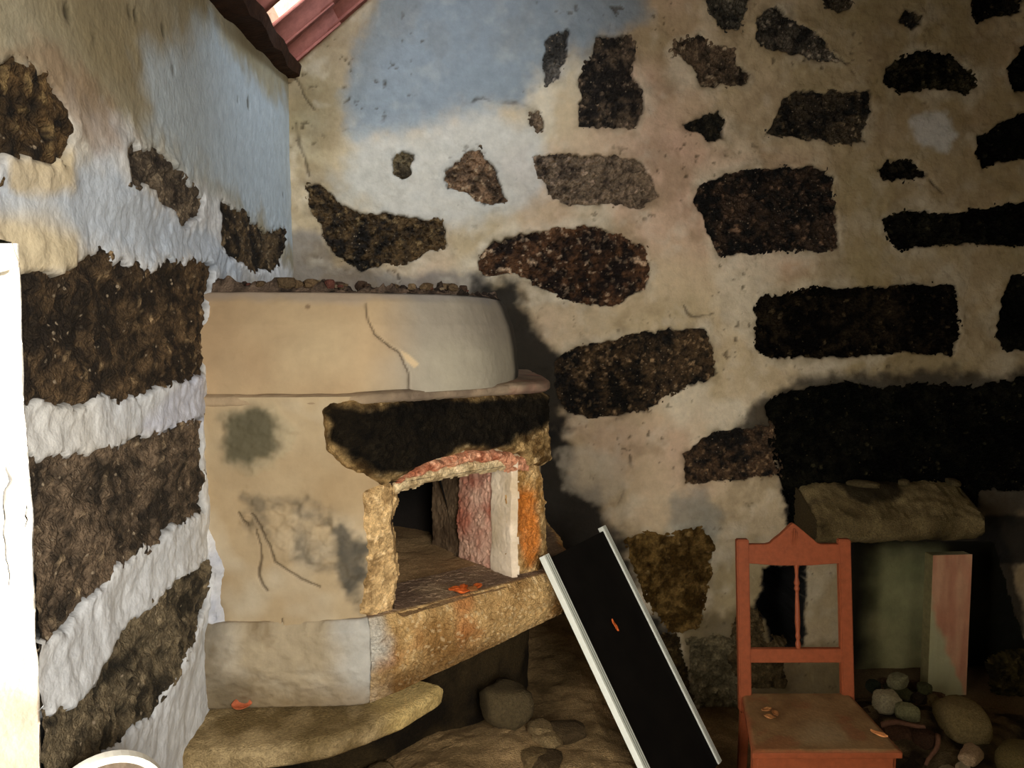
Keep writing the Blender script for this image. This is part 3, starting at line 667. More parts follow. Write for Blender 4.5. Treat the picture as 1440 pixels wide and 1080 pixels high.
# recessed footing below, with its own stones, and the ledge slab
P_FOOT = Path([(-.02, -1.12), (.35, -1.12), (.80, -.88), (.98, -.72), (1.0, -.4), (1.0, -.02)])
def footc(s, t, z, o):
    return mix(C(26,20,12), C(60,48,28), np.clip(.4+1.5*fbm(s, z, 7, 4, 460), 0, 1))
shell('footing', P_FOOT, [(0, FLOOR), (0, .3), (0, .66), (-.1, .70)], footc, M_GR, oven, .010, lambda s, t: .02*fbm(s, t, 8, 4, 461))
for i, (px, py, r_, cl) in enumerate([((712, 990), 0, (.095, .085, .075), (78, 66, 44))][:1]):
    p = at_depth(px[0], px[1], 2.50)
    o = rock('stone', p, r_, C(*cl), oven, 470, sub=3)
P_LEDGE = Path([(-.02, -1.44), (.15, -1.45), (.32, -1.42), (.46, -1.35), (.63, -1.19), (.66, -1.12)])
def ledc(s, t, z, o):
    k = mix(C(124,104,68), C(190,166,122), np.clip(.5+1.4*fbm(s, t, 9, 4, 480), 0, 1))
    k = mix(k, C(214,184,116), .7*sstep(.50, .62, s))
    cr = linedist([(.20, .07), (.28, .11), (.34, .20)], s+.01*fbm(s, t, 20, 2, 481), t)
    return mix(k, C(50,38,20), .8*sstep(.006, .002, cr))
shell('ledge_slab', P_LEDGE, [(-.25, .535), (-.02, .53), (.0, .545), (.004, .585), (-.012, .598), (-.30, .612)], ledc, M_GR, oven, .007, lambda s, t: .018*fbm(s, t, 8, 4, 482)+.005*fbm(s, t, 40, 3, 483))
# plaster smear joining the oven to the left wall
def smear(name, S, px, colf, lift, seed, **k):
    return patch(name, S, [S.px(*q) for q in px], (bulge_o if S is P_BODY else zero), M_PL, oven, colf, step=.006, lift=lift, rough=.012, grain=.003, gs=50, edge=.02, drop=.03, seed=seed, **k)

smear('plaster_smear', P_BODY, [(287,735),(296,742),(306,770),(316,800),(312,850),(318,880),(306,905),(284,905),(284,800)], flatcol((176,178,186), (214,212,208), 14, 490), .012, 490)
# =================================================================== FIREPLACE
fire = thing('fireplace', 'sooty stone fireplace recess behind the chair', 'fireplace', (0, 0, 0))
xl, xr = FIRE[0][0], 3.75
def slab(name, A_, U_, V_, nu, nv, colf, rough, mt, seed, facing):
    A_, U_, V_ = [np.array(q, float) for q in (A_, U_, V_)]
    u, v = np.meshgrid(np.linspace(0, 1, nu), np.linspace(0, 1, nv), indexing='ij')
    n = np.cross(U_, V_); n /= np.linalg.norm(n)
    lu, lv = np.linalg.norm(U_), np.linalg.norm(V_)
    return grid(name, A_+u[..., None]*U_+v[..., None]*V_+(rough*fbm(u*lu, v*lv, 9, 4, seed))[..., None]*n, colf(u*lu, v*lv), mt, fire, facing=facing)
def fb(u, v):
    k = mix(C(30,28,16), C(44,40,24), np.clip(.5+fbm(u, v, 6, 3, 501), 0, 1))
    return mix(k, mix(C(150,148,102), C(190,180,128), np.clip(.5+fbm(u, v, 5, 3, 502), 0, 1)), sstep(.28, .46, u+.04*fbm(u, v, 8, 3, 503))*sstep(.84, .74, u)*sstep(.72, .55, v+.06*fbm(u, v, 6, 3, 504)))
DK = lambda u, v: mix(C(14,11,7), C(30,24,15), np.clip(.5+fbm(u, v, 7, 3, 505), 0, 1))
slab('back_plate', (xl-.05, .34, FLOOR-.02), (xr-xl+.4, 0, 0), (0, 0, .95), 90, 80, fb, .012, M_PL, 510, (0, -1, 0))
slab('side_wall', (xl, .35, FLOOR-.02), (0, -.38, 0), (0, 0, .95), 40, 70, DK, .01, M_PL, 511, (1, 0, 0))
slab('side_wall', (xr+.1, .35, FLOOR-.02), (0, -.36, 0), (0, 0, .95), 40, 70, DK, .01, M_PL, 512, (-1, 0, 0))
slab('flue_ceiling', (xl-.05, .36, .69), (3.43-xl, 0, 0), (0, -.345, 0), 80, 40, DK, .01, M_PL, 513, (0, 0, -1))
# mantel stone: a projecting block with a worn sloping top
mt_l, mt_r = on_axis(1150, 700, 1, -.2)[0], on_axis(1386, 700, 1, -.2)[0]
nx, nt = 120, 60
u, v = np.meshgrid(np.linspace(mt_l, mt_r, nx), np.linspace(0, 1, nt), indexing='ij')
prof = np.array([(.04, .70), (-.18, .735), (-.20, .76), (-.195, .84), (-.16, .87), (-.02, .965), (.05, .985)])
L = np.r_[0, np.cumsum(np.hypot(*np.diff(prof, axis=0).T))]; L /= L[-1]
yy, zz = np.interp(v, L, prof[:, 0]), np.interp(v, L, prof[:, 1])
nn = .014*fbm(u, v*.5, 9, 4, 520)+.008*fbm(u, v*.5, 35, 3, 521)
ew = sstep(0, .03, np.minimum(u-mt_l, mt_r-u)); zz = .84+(zz-.84)*(.82+.18*ew); 
cm = mix(C(88,74,44), C(134,116,78), np.clip(.5+1.3*fbm(u, v*.5, 8, 4, 522), 0, 1))
cm = mix(cm, C(24,18,10), .8*sstep(.25, .5, fbm(u, v*.5, 6, 4, 523)+.25*sstep(.62, .8, v)))
grid('mantel_stone', np.stack([u, yy-nn, zz+nn], -1), cm, M_GR, fire, facing=(0, -1, 0))
for xx, fc in ((mt_l, -1), (mt_r, 1)):
    poly = [(y, z) for y, z in prof]
    prism('mantel_end', [(y, .84+(z-.84)*.84) for y, z in poly], -.004, .004, M_GR, fire, Matrix.Translation((xx, 0, 0)) @ Matrix(((0, 0, 1, 0), (1, 0, 0, 0), (0, 1, 0, 0), (0, 0, 0, 1))), col=C(70,58,36))
# flaked stone lying on the mantel
for i, (a_, y_, r_) in enumerate([(1205, -.03, (.09, .04, .02)), (1262, -.02, (.03, .025, .02)), (1330, -.03, (.07, .03, .018))]):
    p = on_axis(a_, 700, 1, y_)
    tag(rock('stone_flake', (p[0], y_-.045, .984), r_, C(84,72,46), None, 530+i, flat=.3),
        ['flat stone flake on the mantel above the chair', 'small stone crumb in the middle of the mantel', 'flat stone flake at the right end of the mantel'][i], 'stone')

# painted post standing in the fireplace
pa, pb = on_axis(1312, 788, 1, .02), on_axis(1368, 992, 1, .02)
def postc(u, v):
    k = mix(C(206,142,108), C(222,168,130), np.clip(.5+1.3*fbm(u*3, v*.6, 9, 4, 540), 0, 1))
    return mix(k, C(196,190,146), sstep(-.02, .02, (.17-u*.0-v*.62)*.8+.10-u*1.2+.05*fbm(u, v, 9, 3, 541)))
post = thing('board_post', 'upright pink and whitewashed board standing in the fireplace', 'board', (pa[0], .0, FLOOR))
pw = .205; pz = .60-FLOOR
u, v = np.meshgrid(np.linspace(0, pw, 40), np.linspace(0, pz, 110), indexing='ij')
hh = .002*fbm(u*4, v*.5, 12, 3, 542)
PP = np.stack([pa[0]+u+.02*(1-v/pz)*0, .02-hh, FLOOR+v], -1)
grid('face', PP, postc(u, v), M_SM, post, facing=(0, -1, 0))
boxm('core', (0, .022, 0), (pw, .085, pz-.002), mat('post_side', .8, 30, .25, .3, 80, col=C(150,136,90)), post, bevel=.004)

# =================================================================== LEANING BLACK PANEL
TL = at_depth(765, 787, 2.45); BLp = at_depth(905, 1085, 2.30); TR = at_depth(845, 732, 2.78)
ax = BLp-TL; ax /= np.linalg.norm(ax); wv_ = TR-TL; wv_ -= ax*np.dot(wv_, ax); W_ = np.linalg.norm(wv_); wv_ /= W_
nz = np.cross(wv_, ax)
if np.dot(nz, FW) > 0: nz = -nz
Lp = (TL[2]-FLOOR-.0)/(-ax[2])-.01
Mp = Matrix([[wv_[i], ax[i], nz[i], TL[i]] for i in range(3)]+[[0, 0, 0, 1]])
if Mp.to_3x3().determinant() < 0: pass
panel = thing('black_panel', 'black sheet with white metal edge profiles leaning beside the oven', 'panel', (TL[0]+.5, TL[1]-.2, FLOOR))
BLK = mat('black_sheet', .8, 9, .3, .05, 40, col=(.005, .004, .003), spec=.08)
ALU = mat('white_metal_profile', .35, 40, .05, .05, 60, col=C(214,214,200), spec=.5)
RUB = mat('profile_groove', .6, 40, .05, .05, 60, col=C(120,124,112))
Mi = Matrix.Translation((-(TL[0]+.5), -(TL[1]-.2), -FLOOR)) @ Mp
# the foot is cut level with the floor
rr_ = ray(1001, 1052); tt_ = np.dot(TL-CAM, nz)/np.dot(rr_, nz); PANEL_L = float(np.dot(CAM+rr_*tt_-TL, ax))+.05
def pan_prism(name, x0, x1, z0, z1, mt, par, y0=0.0, bevel=.0):
    def foot(x): return PANEL_L
    return prism(name, [(x0, y0), (x1, y0), (x1, foot(x1)), (x0, foot(x0))], z0, z1, mt, par, Mi, bevel)
pan_prism('sheet', .012, W_-.01, -.006, .004, BLK, panel, .004)
for nm, x0, x1 in (('edge_profile', -.004, .026), ('edge_profile', W_-.024, W_)):
    pr = pan_prism(nm, x0, x1, -.013, .010, ALU, panel, -.012, .0015)
    wd_ = x1-x0
    for f0 in (.30, .62):
        pan_prism('groove_strip', x0+wd_*f0, x0+wd_*(f0+.10), .009, .0108, RUB, pr, -.010)

# =================================================================== CHAIR
CH_L = 'wooden chair painted brick red with turned spindle and dusty seat'
chair = thing('chair', CH_L, 'chair', (1.93, -1.0, FLOOR))
PAINT = mat('red_paint', .5, 45, .16, .12, 70, col=C(134,68,38), spec=.2)
CO = np.array((1.93, -1.0, FLOOR))
# seat corners: back left/right, front left/right, at seat height .48 above floor
SZ = .36-FLOOR
bl_, br_, fl_, fr_ = np.array((1.768, -.80)), np.array((2.160, -.833)), np.array((1.655, -1.165)), np.array((2.125, -1.205))
def loc2(p): return (p[0]-CO[0], p[1]-CO[1])
rv = (br_-bl_)/np.linalg.norm(br_-bl_); bk = np.array((-rv[1], rv[0]))     # right and rearward unit vectors
def post_(name, p0, p1, sx, sy, parent, taper=1.0, bev=.004):
    """square post from p0 to p1 (chair coordinates)"""
    bm = bmesh.new(); vs = []
    for p, k in ((p0, taper), (p1, 1)):
        for a_, b_ in ((-1, -1), (1, -1), (1, 1), (-1, 1)):
            q = rv*a_*sx/2*k+bk*b_*sy/2*k; vs.append(bm.verts.new((p[0]+q[0], p[1]+q[1], p[2])))
    bm.faces.new(vs[:4][::-1]); bm.faces.new(vs[4:])
    for k in range(4): bm.faces.new((vs[k], vs[(k+1) % 4], vs[4+(k+1) % 4], vs[4+k]))
    bmesh.ops.recalc_face_normals(bm, faces=bm.faces); bmesh.ops.bevel(bm, geom=list(bm.edges), offset=bev, segments=2, affect='EDGES')
    return mesh_bm(name, bm, PAINT, parent)
lean = .07
bL, bR = np.array(loc2(bl_)), np.array(loc2(br_))
mid = (bL+bR)/2; hw = np.linalg.norm(bR-bL)/2
ZTOP = 1.045
def backp(x, z):  # point in the back plane: x across from the middle, z above floor
    t = (z-SZ)/(ZTOP-SZ); q = mid+rv*x+bk*lean*t; return (q[0], q[1], z)
for sgn in (-1, 1):
    x = sgn*(hw-.006)
    post_('back_post', backp(x, SZ-.06), backp(x, ZTOP), .046, .028, chair)
    q = mid+rv*x+bk*.03
    post_('leg', (q[0], q[1], .0), backp(x, SZ-.06), .034, .030, chair, .85)
for f_ in (fl_, fr_):
    q = np.array(loc2(f_)); q = q+(mid-q)/np.linalg.norm(mid-q)*.04
    post_('leg', (q[0], q[1], 0), (q[0], q[1], SZ-.02), .036, .036, chair, .75)
# crest rail with a pointed, shouldered top
def back_board(name, outline, th=.020):
    bm = bmesh.new(); fr = []; bc = []
    for x, z in outline:
        p = backp(x, z); fr.append(bm.verts.new((p[0]-bk[0]*th/2, p[1]-bk[1]*th/2, z))); bc.append(bm.verts.new((p[0]+bk[0]*th/2, p[1]+bk[1]*th/2, z)))
    bm.faces.new(fr); bm.faces.new(bc[::-1]); n = len(fr)
    for k in range(n): bm.faces.new((fr[k], bc[k], bc[(k+1) % n], fr[(k+1) % n]))
    bmesh.ops.recalc_face_normals(bm, faces=bm.faces)
    bmesh.ops.bevel(bm, geom=[e for e in bm.edges], offset=.002, segments=1, affect='EDGES')
    return mesh_bm(name, bm, PAINT, chair)
hi_ = hw-.022; zr0, zr1 = ZTOP-.092, ZTOP-.018
top = [(-hi_, zr1), (-.105, zr1), (-.088, zr1+.004), (-.075, zr1+.016), (-.048, zr1+.036), (-.022, zr1+.060), (-.008, zr1+.073), (0, zr1+.077), (.008, zr1+.073), (.022, zr1+.062), (.048, zr1+.040), (.075, zr1+.018), (.09, zr1+.004), (.107, zr1), (hi_, zr1)]
crest = back_board('crest_rail', [(hi_, zr0+.004), (.06, zr0-.004), (-.06, zr0-.004), (-hi_, zr0+.004)]+top)
for k, xx in enumerate((-.008, 0, .008)):        # carved flutes under the point
    p = backp(xx, zr1+.025)
    boxm('flute', (-.0022, -.003, -.045 if k == 1 else -.03), (.0022, .002, .035 if k == 1 else .022), PAINT, crest,
         Matrix.Translation((p[0]-bk[0]*.0115, p[1]-bk[1]*.0115, p[2])) @ Matrix.Rotation(math.atan2(rv[1], rv[0]), 4, 'Z'), bevel=.0008)
zm0, zm1 = SZ+.115, SZ+.165
back_board('cross_rail', [(hi_, zm0), (-hi_, zm0), (-hi_, zm1), (hi_, zm1)])
# turned spindle
bm = bmesh.new(); rings = []; zs = np.linspace(zm1-.002, zr0+.004, 60)
for z in zs:
    t = (z-zs[0])/(zs[-1]-zs[0])
    r_ = np.interp(t, [0, .03, .06, .1, .14, .18, .30, .5, .66, .70, .73, .76, .80, .84, .93, .96, 1], [.007, .010, .010, .006, .0095, .007, .010, .0085, .006, .011, .007, .0115, .008, .006, .0075, .010, .009])
    p = backp(0.012, z); rings.append([bm.verts.new((p[0]+r_*math.cos(q), p[1]+r_*math.sin(q), z)) for q in np.linspace(0, 2*math.pi, 14, endpoint=False)])
for a0, a1 in zip(rings[:-1], rings[1:]):
    for k in range(14): bm.faces.new((a0[k], a0[(k+1) % 14], a1[(k+1) % 14], a1[k]))
mesh_bm('spindle', bm, PAINT, chair, smooth=True)
# seat: board with dust, apron below
def seatpt(a_, b_):  # a across 0..1, b back 0 .. front 1
    p = (bl_*(1-a_)+br_*a_)*(1-b_)+(fl_*(1-a_)+fr_*a_)*b_; return p
nu = 80
u, v = np.meshgrid(np.linspace(-.01, 1.01, nu), np.linspace(-.03, 1.02, nu), indexing='ij')
Q = (bl_+(br_-bl_)*u[..., None])*(1-v[..., None])+(fl_+(fr_-fl_)*u[..., None])*v[..., None]
ed = sstep(0, .03, np.minimum(np.minimum(u+.01, 1.01-u), np.minimum(v+.03, 1.02-v)))
zz = FLOOR+SZ-.006*(1-ed)
cs = mix(C(128,100,66), C(152,126,94), np.clip(.5+1.2*fbm(u, v, 5, 4, 600), 0, 1))
cs = mix(cs, C(160,88,58), .8*np.clip(1-ed*.9-.05+.5*fbm(u, v, 7, 3, 601), 0, 1)*(ed < .999))
cs = mix(cs, C(168,154,130), .6*sstep(.35, .05, np.hypot(u-.55, v-.72)+.08*fbm(u, v, 8, 3, 602)))
cs = cs*C(255,236,200)*.72
cs = mix(cs, C(124,70,36), .5*sstep(.15, .45, fbm(u+4, v, 4, 4, 603)))
seat = grid('seat', np.stack([Q[..., 0], Q[..., 1], zz], -1), cs, mat('dusty_seat', .75, 60, .15, .2, 90), chair, facing=(0, 0, 1))
out = [loc2(seatpt(-.01, -.03)), loc2(seatpt(1.01, -.03)), loc2(seatpt(1.01, 1.02)), loc2(seatpt(-.01, 1.02))]
prism('seat_rim', out, SZ-.026, SZ-.007, PAINT, chair, bevel=.003)
inn_ = [loc2(seatpt(.03, .02)), loc2(seatpt(.97, .02)), loc2(seatpt(.97, .97)), loc2(seatpt(.03, .97))]
prism('seat_apron', inn_, SZ-.085, SZ-.024, PAINT, chair, bevel=.003)
for (a0, a1) in (((.05, .04), (.05, .95)), ((.95, .04), (.95, .95)), ((.05, .5), (.95, .5))):
    p0, p1 = loc2(seatpt(*a0)), loc2(seatpt(*a1)); d = Vector((p1[0]-p0[0], p1[1]-p0[1])); 
    boxm('stretcher', (0, -.009, .17), (d.length, .009, .195), PAINT, chair, Matrix.Translation((p0[0], p0[1], 0)) @ Matrix.Rotation(math.atan2(d.y, d.x), 4, 'Z'), bevel=.003)

# =================================================================== LEAVES
ORANGE = mat('dry_orange_leaf', .6, 80, .3, .3, 120, col=C(196,92,36))
BROWN = mat('dry_brown_leaf', .7, 80, .3, .3, 120, col=C(150,98,52))
def leaf(p, L_, W, rot, mt, label, curl=.5, group=None, tilt=(0, 0)):
    bm = bmesh.new(); nL, nW = 9, 5; vs = []
    for i in range(nL):
        t = i/(nL-1); wdt = W*math.sin(math.pi*min(1, t*.96+.02))**.8*(1-.25*t)
        for j in range(nW):
            s = j/(nW-1)-.5
            vs.append(bm.verts.new(((t-.5)*L_, s*wdt, curl*(s*s*4*wdt*.5+((t-.5)**2)*L_*.8)+.002*math.sin(7*t+5*s))))
    for i in range(nL-1):
        for j in range(nW-1):
            k = i*nW+j; bm.faces.new((vs[k], vs[k+nW], vs[k+nW+1], vs[k+1]))
    o = mesh_bm('dry_leaf', bm, mt, None, smooth=True)
    s_ = o.modifiers.new('thick', 'SOLIDIFY'); s_.thickness = .0012
    o.location = p; o.rotation_euler = (tilt[0], tilt[1], rot); tag(o, label, 'leaf', group); return o
for i, (x, y, r_) in enumerate(((640, 831, .3), (652, 829, 1.4), (664, 831, 2.4), (650, 834, 2.9), (672, 827, .9))):
    p = on_axis(x, y, 2, ZH+.024)
    leaf(p, .042+.006*(i % 2), .030, r_, ORANGE if i % 3 != 2 else BROWN, 'curled dry leaf in the orange cluster at the oven mouth', .9, 'dry leaves in the oven mouth')
p = on_axis(340, 992, 2, .622)
leaf(p, .055, .045, .2, mat('faded_red_leaf', .7, 60, .25, .3, 100, col=C(176,92,56)), 'reddish dry leaf on the ledge below the oven', .7, tilt=(.6, 0))
p = on_axis(1236, 1034, 2, .374)
leaf(p, .055, .026, -.9, mat('tan_leaf', .7, 60, .25, .3, 100, col=C(206,134,76)), 'tan dry leaf at the right edge of the chair seat', .7)
for i, (x, y, r_) in enumerate(((1078, 1000, .2), (1090, 1005, 1.5), (1082, 1010, 2.6))):
    p = on_axis(x, y, 2, .373)
    leaf(p, .040, .022, r_, BROWN, 'small brown curled leaf at the left of the chair seat', 1.0, 'curled leaves on the chair seat')
# leaf stuck on the black panel
r = ray(862, 880); t = np.dot(TL-CAM, nz)/np.dot(r, nz); p = CAM+r*t+nz*.008
o = leaf(p, .045, .016, 0, ORANGE, 'small orange leaf stuck on the black leaning sheet', .3)
zv = Vector(nz); xv = Vector(ax+wv_*.1).normalized(); yv = zv.cross(xv).normalized()
o.rotation_euler = Matrix((xv, yv, zv)).transposed().to_euler()

# =================================================================== RUBBLE
rr = random.Random(3)
top_cols = [(120,100,74), (88,72,52), (72,56,44), (140,122,96), (104,84,60), (96,60,50)]
bedu, bedv = np.meshgrid(np.arange(.02, P_DRUM.len-.05, .008), np.linspace(-.17, -.066, 16), indexing='ij')
bq = P_DRUM.P(bedu, 1.815+.034*np.clip(.4+fbm(bedu, bedv, 12, 4, 690)+.8*fbm(bedu, bedv, 45, 3, 692), 0, 2)*sstep(-.066, -.085, bedv), bedv)
grid('mortar_bed', bq, mix(C(46,38,32), C(112,94,78), np.clip(.4+1.5*fbm(bedu, bedv, 30, 3, 691), 0, 1)), M_GR, oven, smooth=False, facing=(0, 0, 1))
RUBL = ['tan', 'brown', 'dark brown', 'pale', 'dull brown', 'reddish']
for i in range(44):                                # crumbs along the top edge of the oven drum
    s = rr.uniform(.10, .95); big = i in (3, 7)
    if big: s = (.22, .30)[i == 7]
    back = rr.uniform(0, .09)
    q = P_DRUM.P(np.array([s]), np.array([1.82]), np.array([-.085-back]))[0]
    r_ = .006+.016*rr.random()**2 if not big else .026
    o = rock('rubble_chunk', (q[0], q[1], 1.832+r_*.45), (r_*rr.uniform(.9, 1.7), r_, r_*rr.uniform(.6, 1.1)), C(*(top_cols[i % 6] if not big else (150,132,100))), None, 700+i, sub=2, amp=.6)
    if big: tag(o, 'largest pale lump of mortar on the oven top, %s' % ('left one' if i == 3 else 'right one'), 'rubble')
    else: tag(o, 'small %s crumb of fallen mortar on the top edge of the oven' % RUBL[i % 6], 'rubble', '%s mortar crumbs on top of the oven' % RUBL[i % 6])
# heap of earth and stones at the foot of the oven
u, v = np.meshgrid(np.arange(.02, 2.15, .014), np.arange(-1.75, -.02, .014), indexing='ij')
ridge = np.interp(u, [0, .25, .6, 1.2, 1.56, 1.66, 2.2], [.34, .44, .53, .52, .38, .03, 0])
prof_ = sstep(-1.85, -1.15, v+.10*fbm(u, v, 2, 2, 800))*(.9+.1*sstep(-.9, -.2, v))
hz = FLOOR-.01+ridge*prof_+.03*fbm(u, v, 5, 4, 801)*prof_+.008*fbm(u, v, 22, 3, 802)
ce = mix(C(92,74,46), C(158,130,90), np.clip(.5+1.3*fbm(u, v, 4, 4, 803), 0, 1))
heap = grid('earth_heap', np.stack([u, v, hz], -1), ce, M_GR, floor, facing=(0, 0, 1), smooth=False)
heap['label'] = 'brown heap of earth and rubble against the foot of the oven'

u, v = np.meshgrid(np.arange(2.45, 3.9, .014), np.arange(-.95, -.01, .014), indexing='ij')
hz = FLOOR-.01+.10*np.exp(-((u-2.72)/.28)**2-((v+.30)/.28)**2)+.05*np.exp(-((u-3.1)/.3)**2-((v+.35)/.25)**2)+.02*fbm(u, v, 9, 4, 804)+.008*fbm(u, v, 30, 2, 805)
grid('litter_heap', np.stack([u, v, hz], -1), mix(C(44,34,22), C(110,92,62), np.clip(.4+1.5*fbm(u, v, 14, 4, 806), 0, 1)), M_GR, floor, facing=(0, 0, 1), smooth=False)
for i in range(26):                                # stones half sunk in the heap under the oven
    x, y = rr.uniform(.45, 1.9), rr.uniform(-1.45, -.95)
    r_ = rr.uniform(.02, .06); zz_ = FLOOR+float(np.interp(x, [0, .25, .6, 1.2, 1.6, 2.0, 2.2], [.34, .44, .53, .52, .36, .08, 0]))*float(sstep(-1.75, -1.05, y))*.92
    rock('stone', (x, y, zz_), (r_*1.4, r_, r_*.7), C(*[(96,78,50), (70,56,36), (120,100,68)][i % 3]), floor, 900+i, amp=.5)
# stones, wads and sticks before the fireplace
def rub(name, px, py, z, r_, col, seed, label, cat, **k):
    p = on_axis(px, py, 2, z); o = rock(name, tuple(p), r_, C(*col), None, seed, **k); return tag(o, label, cat)
rub('stone', 1352, 1012, .0, (.135, .11, .085), (134,114,72), 810, 'large rounded tan stone at the foot of the pink post', 'stone', sub=3, amp=.25)
rub('stone', 1438, 1070, -.035, (.12, .10, .08), (96,80,44), 811, 'broad dark tan stone at the bottom right corner', 'stone', sub=3, amp=.25)
rub('stone', 1246, 985, .015, (.072, .06, .055), (170,156,120), 812, 'pale round lump just right of the chair seat', 'stone', sub=3)
rub('stone', 1276, 1002, .0, (.062, .05, .045), (150,146,104), 813, 'pale greenish lump in the middle of the rubbish pile', 'stone')
rub('stone', 1262, 958, .03, (.065, .045, .04), (140,132,96), 814, 'flat pale lump at the top of the rubbish pile', 'stone')
rub('stone', 1300, 968, .02, (.04, .035, .03), (70,68,40), 815, 'dark olive lump against the foot of the pink post', 'stone')
rub('stone', 1312, 985, .0, (.03, .03, .035), (96,78,44), 816, 'small brown pointed stone left of the large tan stone', 'stone')
rub('stone', 1228, 965, .0, (.04, .04, .035), (40,44,30), 817, 'dark lump tucked behind the right side of the chair', 'stone')
rub('stone', 1262, 1030, -.05, (.07, .06, .05), (84,58,40), 818, 'reddish brown clod beside the chair seat corner', 'stone')
rub('stone', 1300, 1040, -.05, (.06, .05, .05), (70,48,32), 819, 'brown clod left of the curved white shard', 'stone')
rub('stone', 1225, 1010, -.08, (.06, .06, .05), (60,46,28), 820, 'dark brown clod half hidden by the chair seat', 'stone')
LUMP = [('pale fist-sized lump', (166,150,112)), ('dark clod', (58,46,30)), ('olive clod', (92,88,56)), ('brown clod', (88,64,42))]
spots = [(1238,1000),(1292,985),(1270,978),(1285,955),(1255,1010),(1306,1005),(1280,1015),(1244,950),(1318,1030),(1296,1062),(1322,1058),(1424,1018),(1334,1078),(1268,1060),(1250,968),(1316,972)]
for i, (x, y) in enumerate(spots):
    w_ = ('at the foot of the fireplace', 'beside the chair seat', 'near the bottom frame edge')[0 if y < 985 else 1 if x < 1290 else 2]
    r_ = rr.uniform(.022, .042); p = on_axis(x, y, 2, -.09+r_)
    l_, c_ = LUMP[i % 4]
    o = rock('rubble_chunk', (p[0], p[1], -.115+r_*.8+(.04 if 960 < y < 1015 and x < 1310 else 0)), (r_*1.3, r_, r_*.85), C(*c_), None, 850+i, amp=.55)
    tag(o, '%s in the rubbish pile %s' % (l_, w_), 'rubble', '%ss %s' % (l_, w_))
def stick(p0, p1, r_, mt, label, cat='stick', name='stick', n=7, wob=.01):
    p0, p1 = Vector(p0), Vector(p1); bm = bmesh.new(); d = (p1-p0); z = d.normalized(); x = z.orthogonal().normalized(); y = z.cross(x); rings = []
    for i in range(n):
        t = i/(n-1); c0 = p0+d*t+x*wob*math.sin(t*5)+y*wob*.6*math.sin(t*3+1); rk = r_*(1-.35*t)
        rings.append([bm.verts.new(c0+x*rk*math.cos(q)+y*rk*math.sin(q)) for q in np.linspace(0, 2*math.pi, 8, endpoint=False)])
    for a0, a1 in zip(rings[:-1], rings[1:]):
        for k in range(8): bm.faces.new((a0[k], a0[(k+1) % 8], a1[(k+1) % 8], a1[k]))
    bm.faces.new(rings[0][::-1]); bm.faces.new(rings[-1])
    return tag(mesh_bm(name, bm, mt, smooth=True), label, cat)
STK = mat('stick_wood', .8, 40, .3, .4, 80, col=C(120,82,58)); SHD = mat('pale_shard', .5, 30, .15, .1, 60, col=C(214,196,160))
stick(on_axis(1240, 1020, 2, -.02), on_axis(1300, 1018, 2, .03), .013, STK, 'reddish stick lying across the rubbish, nearest the chair')
stick(on_axis(1318, 1034, 2, .0), on_axis(1306, 1078, 2, -.08), .011, STK, 'brown stick standing upright in the rubbish pile')
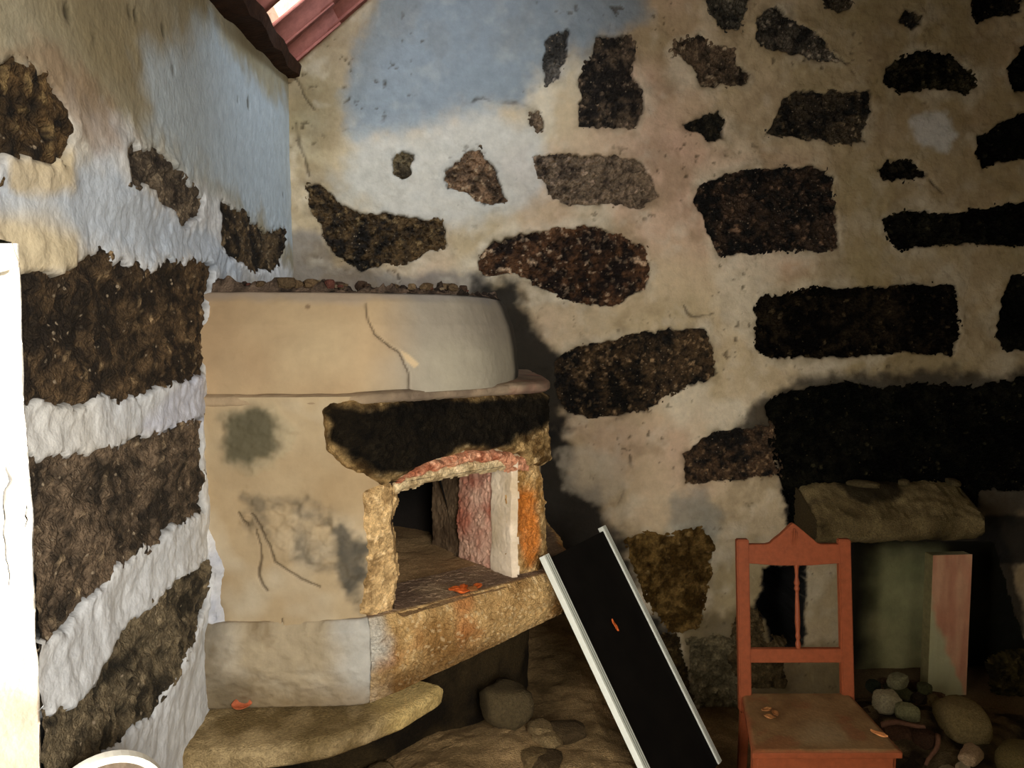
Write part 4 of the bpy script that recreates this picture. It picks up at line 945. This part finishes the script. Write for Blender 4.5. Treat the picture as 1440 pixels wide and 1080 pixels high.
# curved white shard (rim of a broken bowl)
def arc_band(name, c_, R, w_, th, a0, a1, M, mt, parent=None):
    bm = bmesh.new(); secs = []
    for t in np.linspace(a0, a1, 18):
        cs_, sn = math.cos(t), math.sin(t)
        secs.append([bm.verts.new((cs_*(R+q), sn*(R+q), z)) for q, z in ((0, 0), (th, 0), (th, w_), (0, w_))])
    for s0, s1 in zip(secs[:-1], secs[1:]):
        for k in range(4): bm.faces.new((s0[k], s0[(k+1) % 4], s1[(k+1) % 4], s1[k]))
    bm.faces.new(secs[0][::-1]); bm.faces.new(secs[-1]); bmesh.ops.recalc_face_normals(bm, faces=bm.faces); bm.transform(M)
    return mesh_bm(name, bm, mt, parent)
p = on_axis(1392, 1078, 2, .02)
sh = arc_band('bowl_shard', None, .10, .035, .012, 1.6, 3.9, Matrix.Translation((p[0], p[1], p[2]-.06)) @ Matrix.Rotation(-.15, 4, 'X'), SHD); tag(sh, 'curved cream shard of a broken bowl in the rubbish', 'shard')
p = on_axis(1372, 1056, 2, .02)
rub('crumpled_rag', 1366, 1062, .01, (.075, .04, .03), (176,146,110), 830, 'crumpled pale rag inside the curved shard', 'rag', sub=3, amp=.6)

# =================================================================== round-topped board at the lower left
PALE = mat('pale_edge', .5, 30, .08, .1, 60, col=C(226,220,204)); BRB = mat('brown_board', .7, 30, .3, .3, 80, col=C(104,88,70))
pc = at_depth(147, 1062, 1.30); R_ = .098
bd = thing('round_top_board', 'brown round-topped board with pale rim at the bottom left', 'board', (pc[0], pc[1], FLOOR))
ori = Matrix.Translation((0, 0, pc[2]-R_-FLOOR)) @ Matrix.Rotation(math.radians(28), 4, 'Z') @ Matrix(((1, 0, 0, 0), (0, 0, -1, 0), (0, 1, 0, 0), (0, 0, 0, 1)))
zb = -(pc[2]-R_-FLOOR)
arc = [(R_*.94*math.cos(t), R_*.94*math.sin(t)) for t in np.linspace(0, math.pi, 25)]
prism('board', arc+[(-R_*.94, zb), (R_*.94, zb)], -.008, .008, BRB, bd, ori)
bm = bmesh.new(); pa_ = [(R_, zb)]+[(R_*math.cos(t), R_*math.sin(t)) for t in np.linspace(0, math.pi, 25)]+[(-R_, zb)]
sec = []
for x, y in pa_:
    k = 1-.012/R_; xi, yi = (x*k, y*k if y > 0 else y)
    sec.append([bm.verts.new(q) for q in ((x, y, -.011), (x, y, .011), (xi, yi, .011), (xi, yi, -.011))])
for s0, s1 in zip(sec[:-1], sec[1:]):
    for k in range(4): bm.faces.new((s0[k], s0[(k+1) % 4], s1[(k+1) % 4], s1[k]))
bm.faces.new(sec[0]); bm.faces.new(sec[-1]); bmesh.ops.recalc_face_normals(bm, faces=bm.faces); bm.transform(ori)
mesh_bm('rim', bm, PALE, bd)
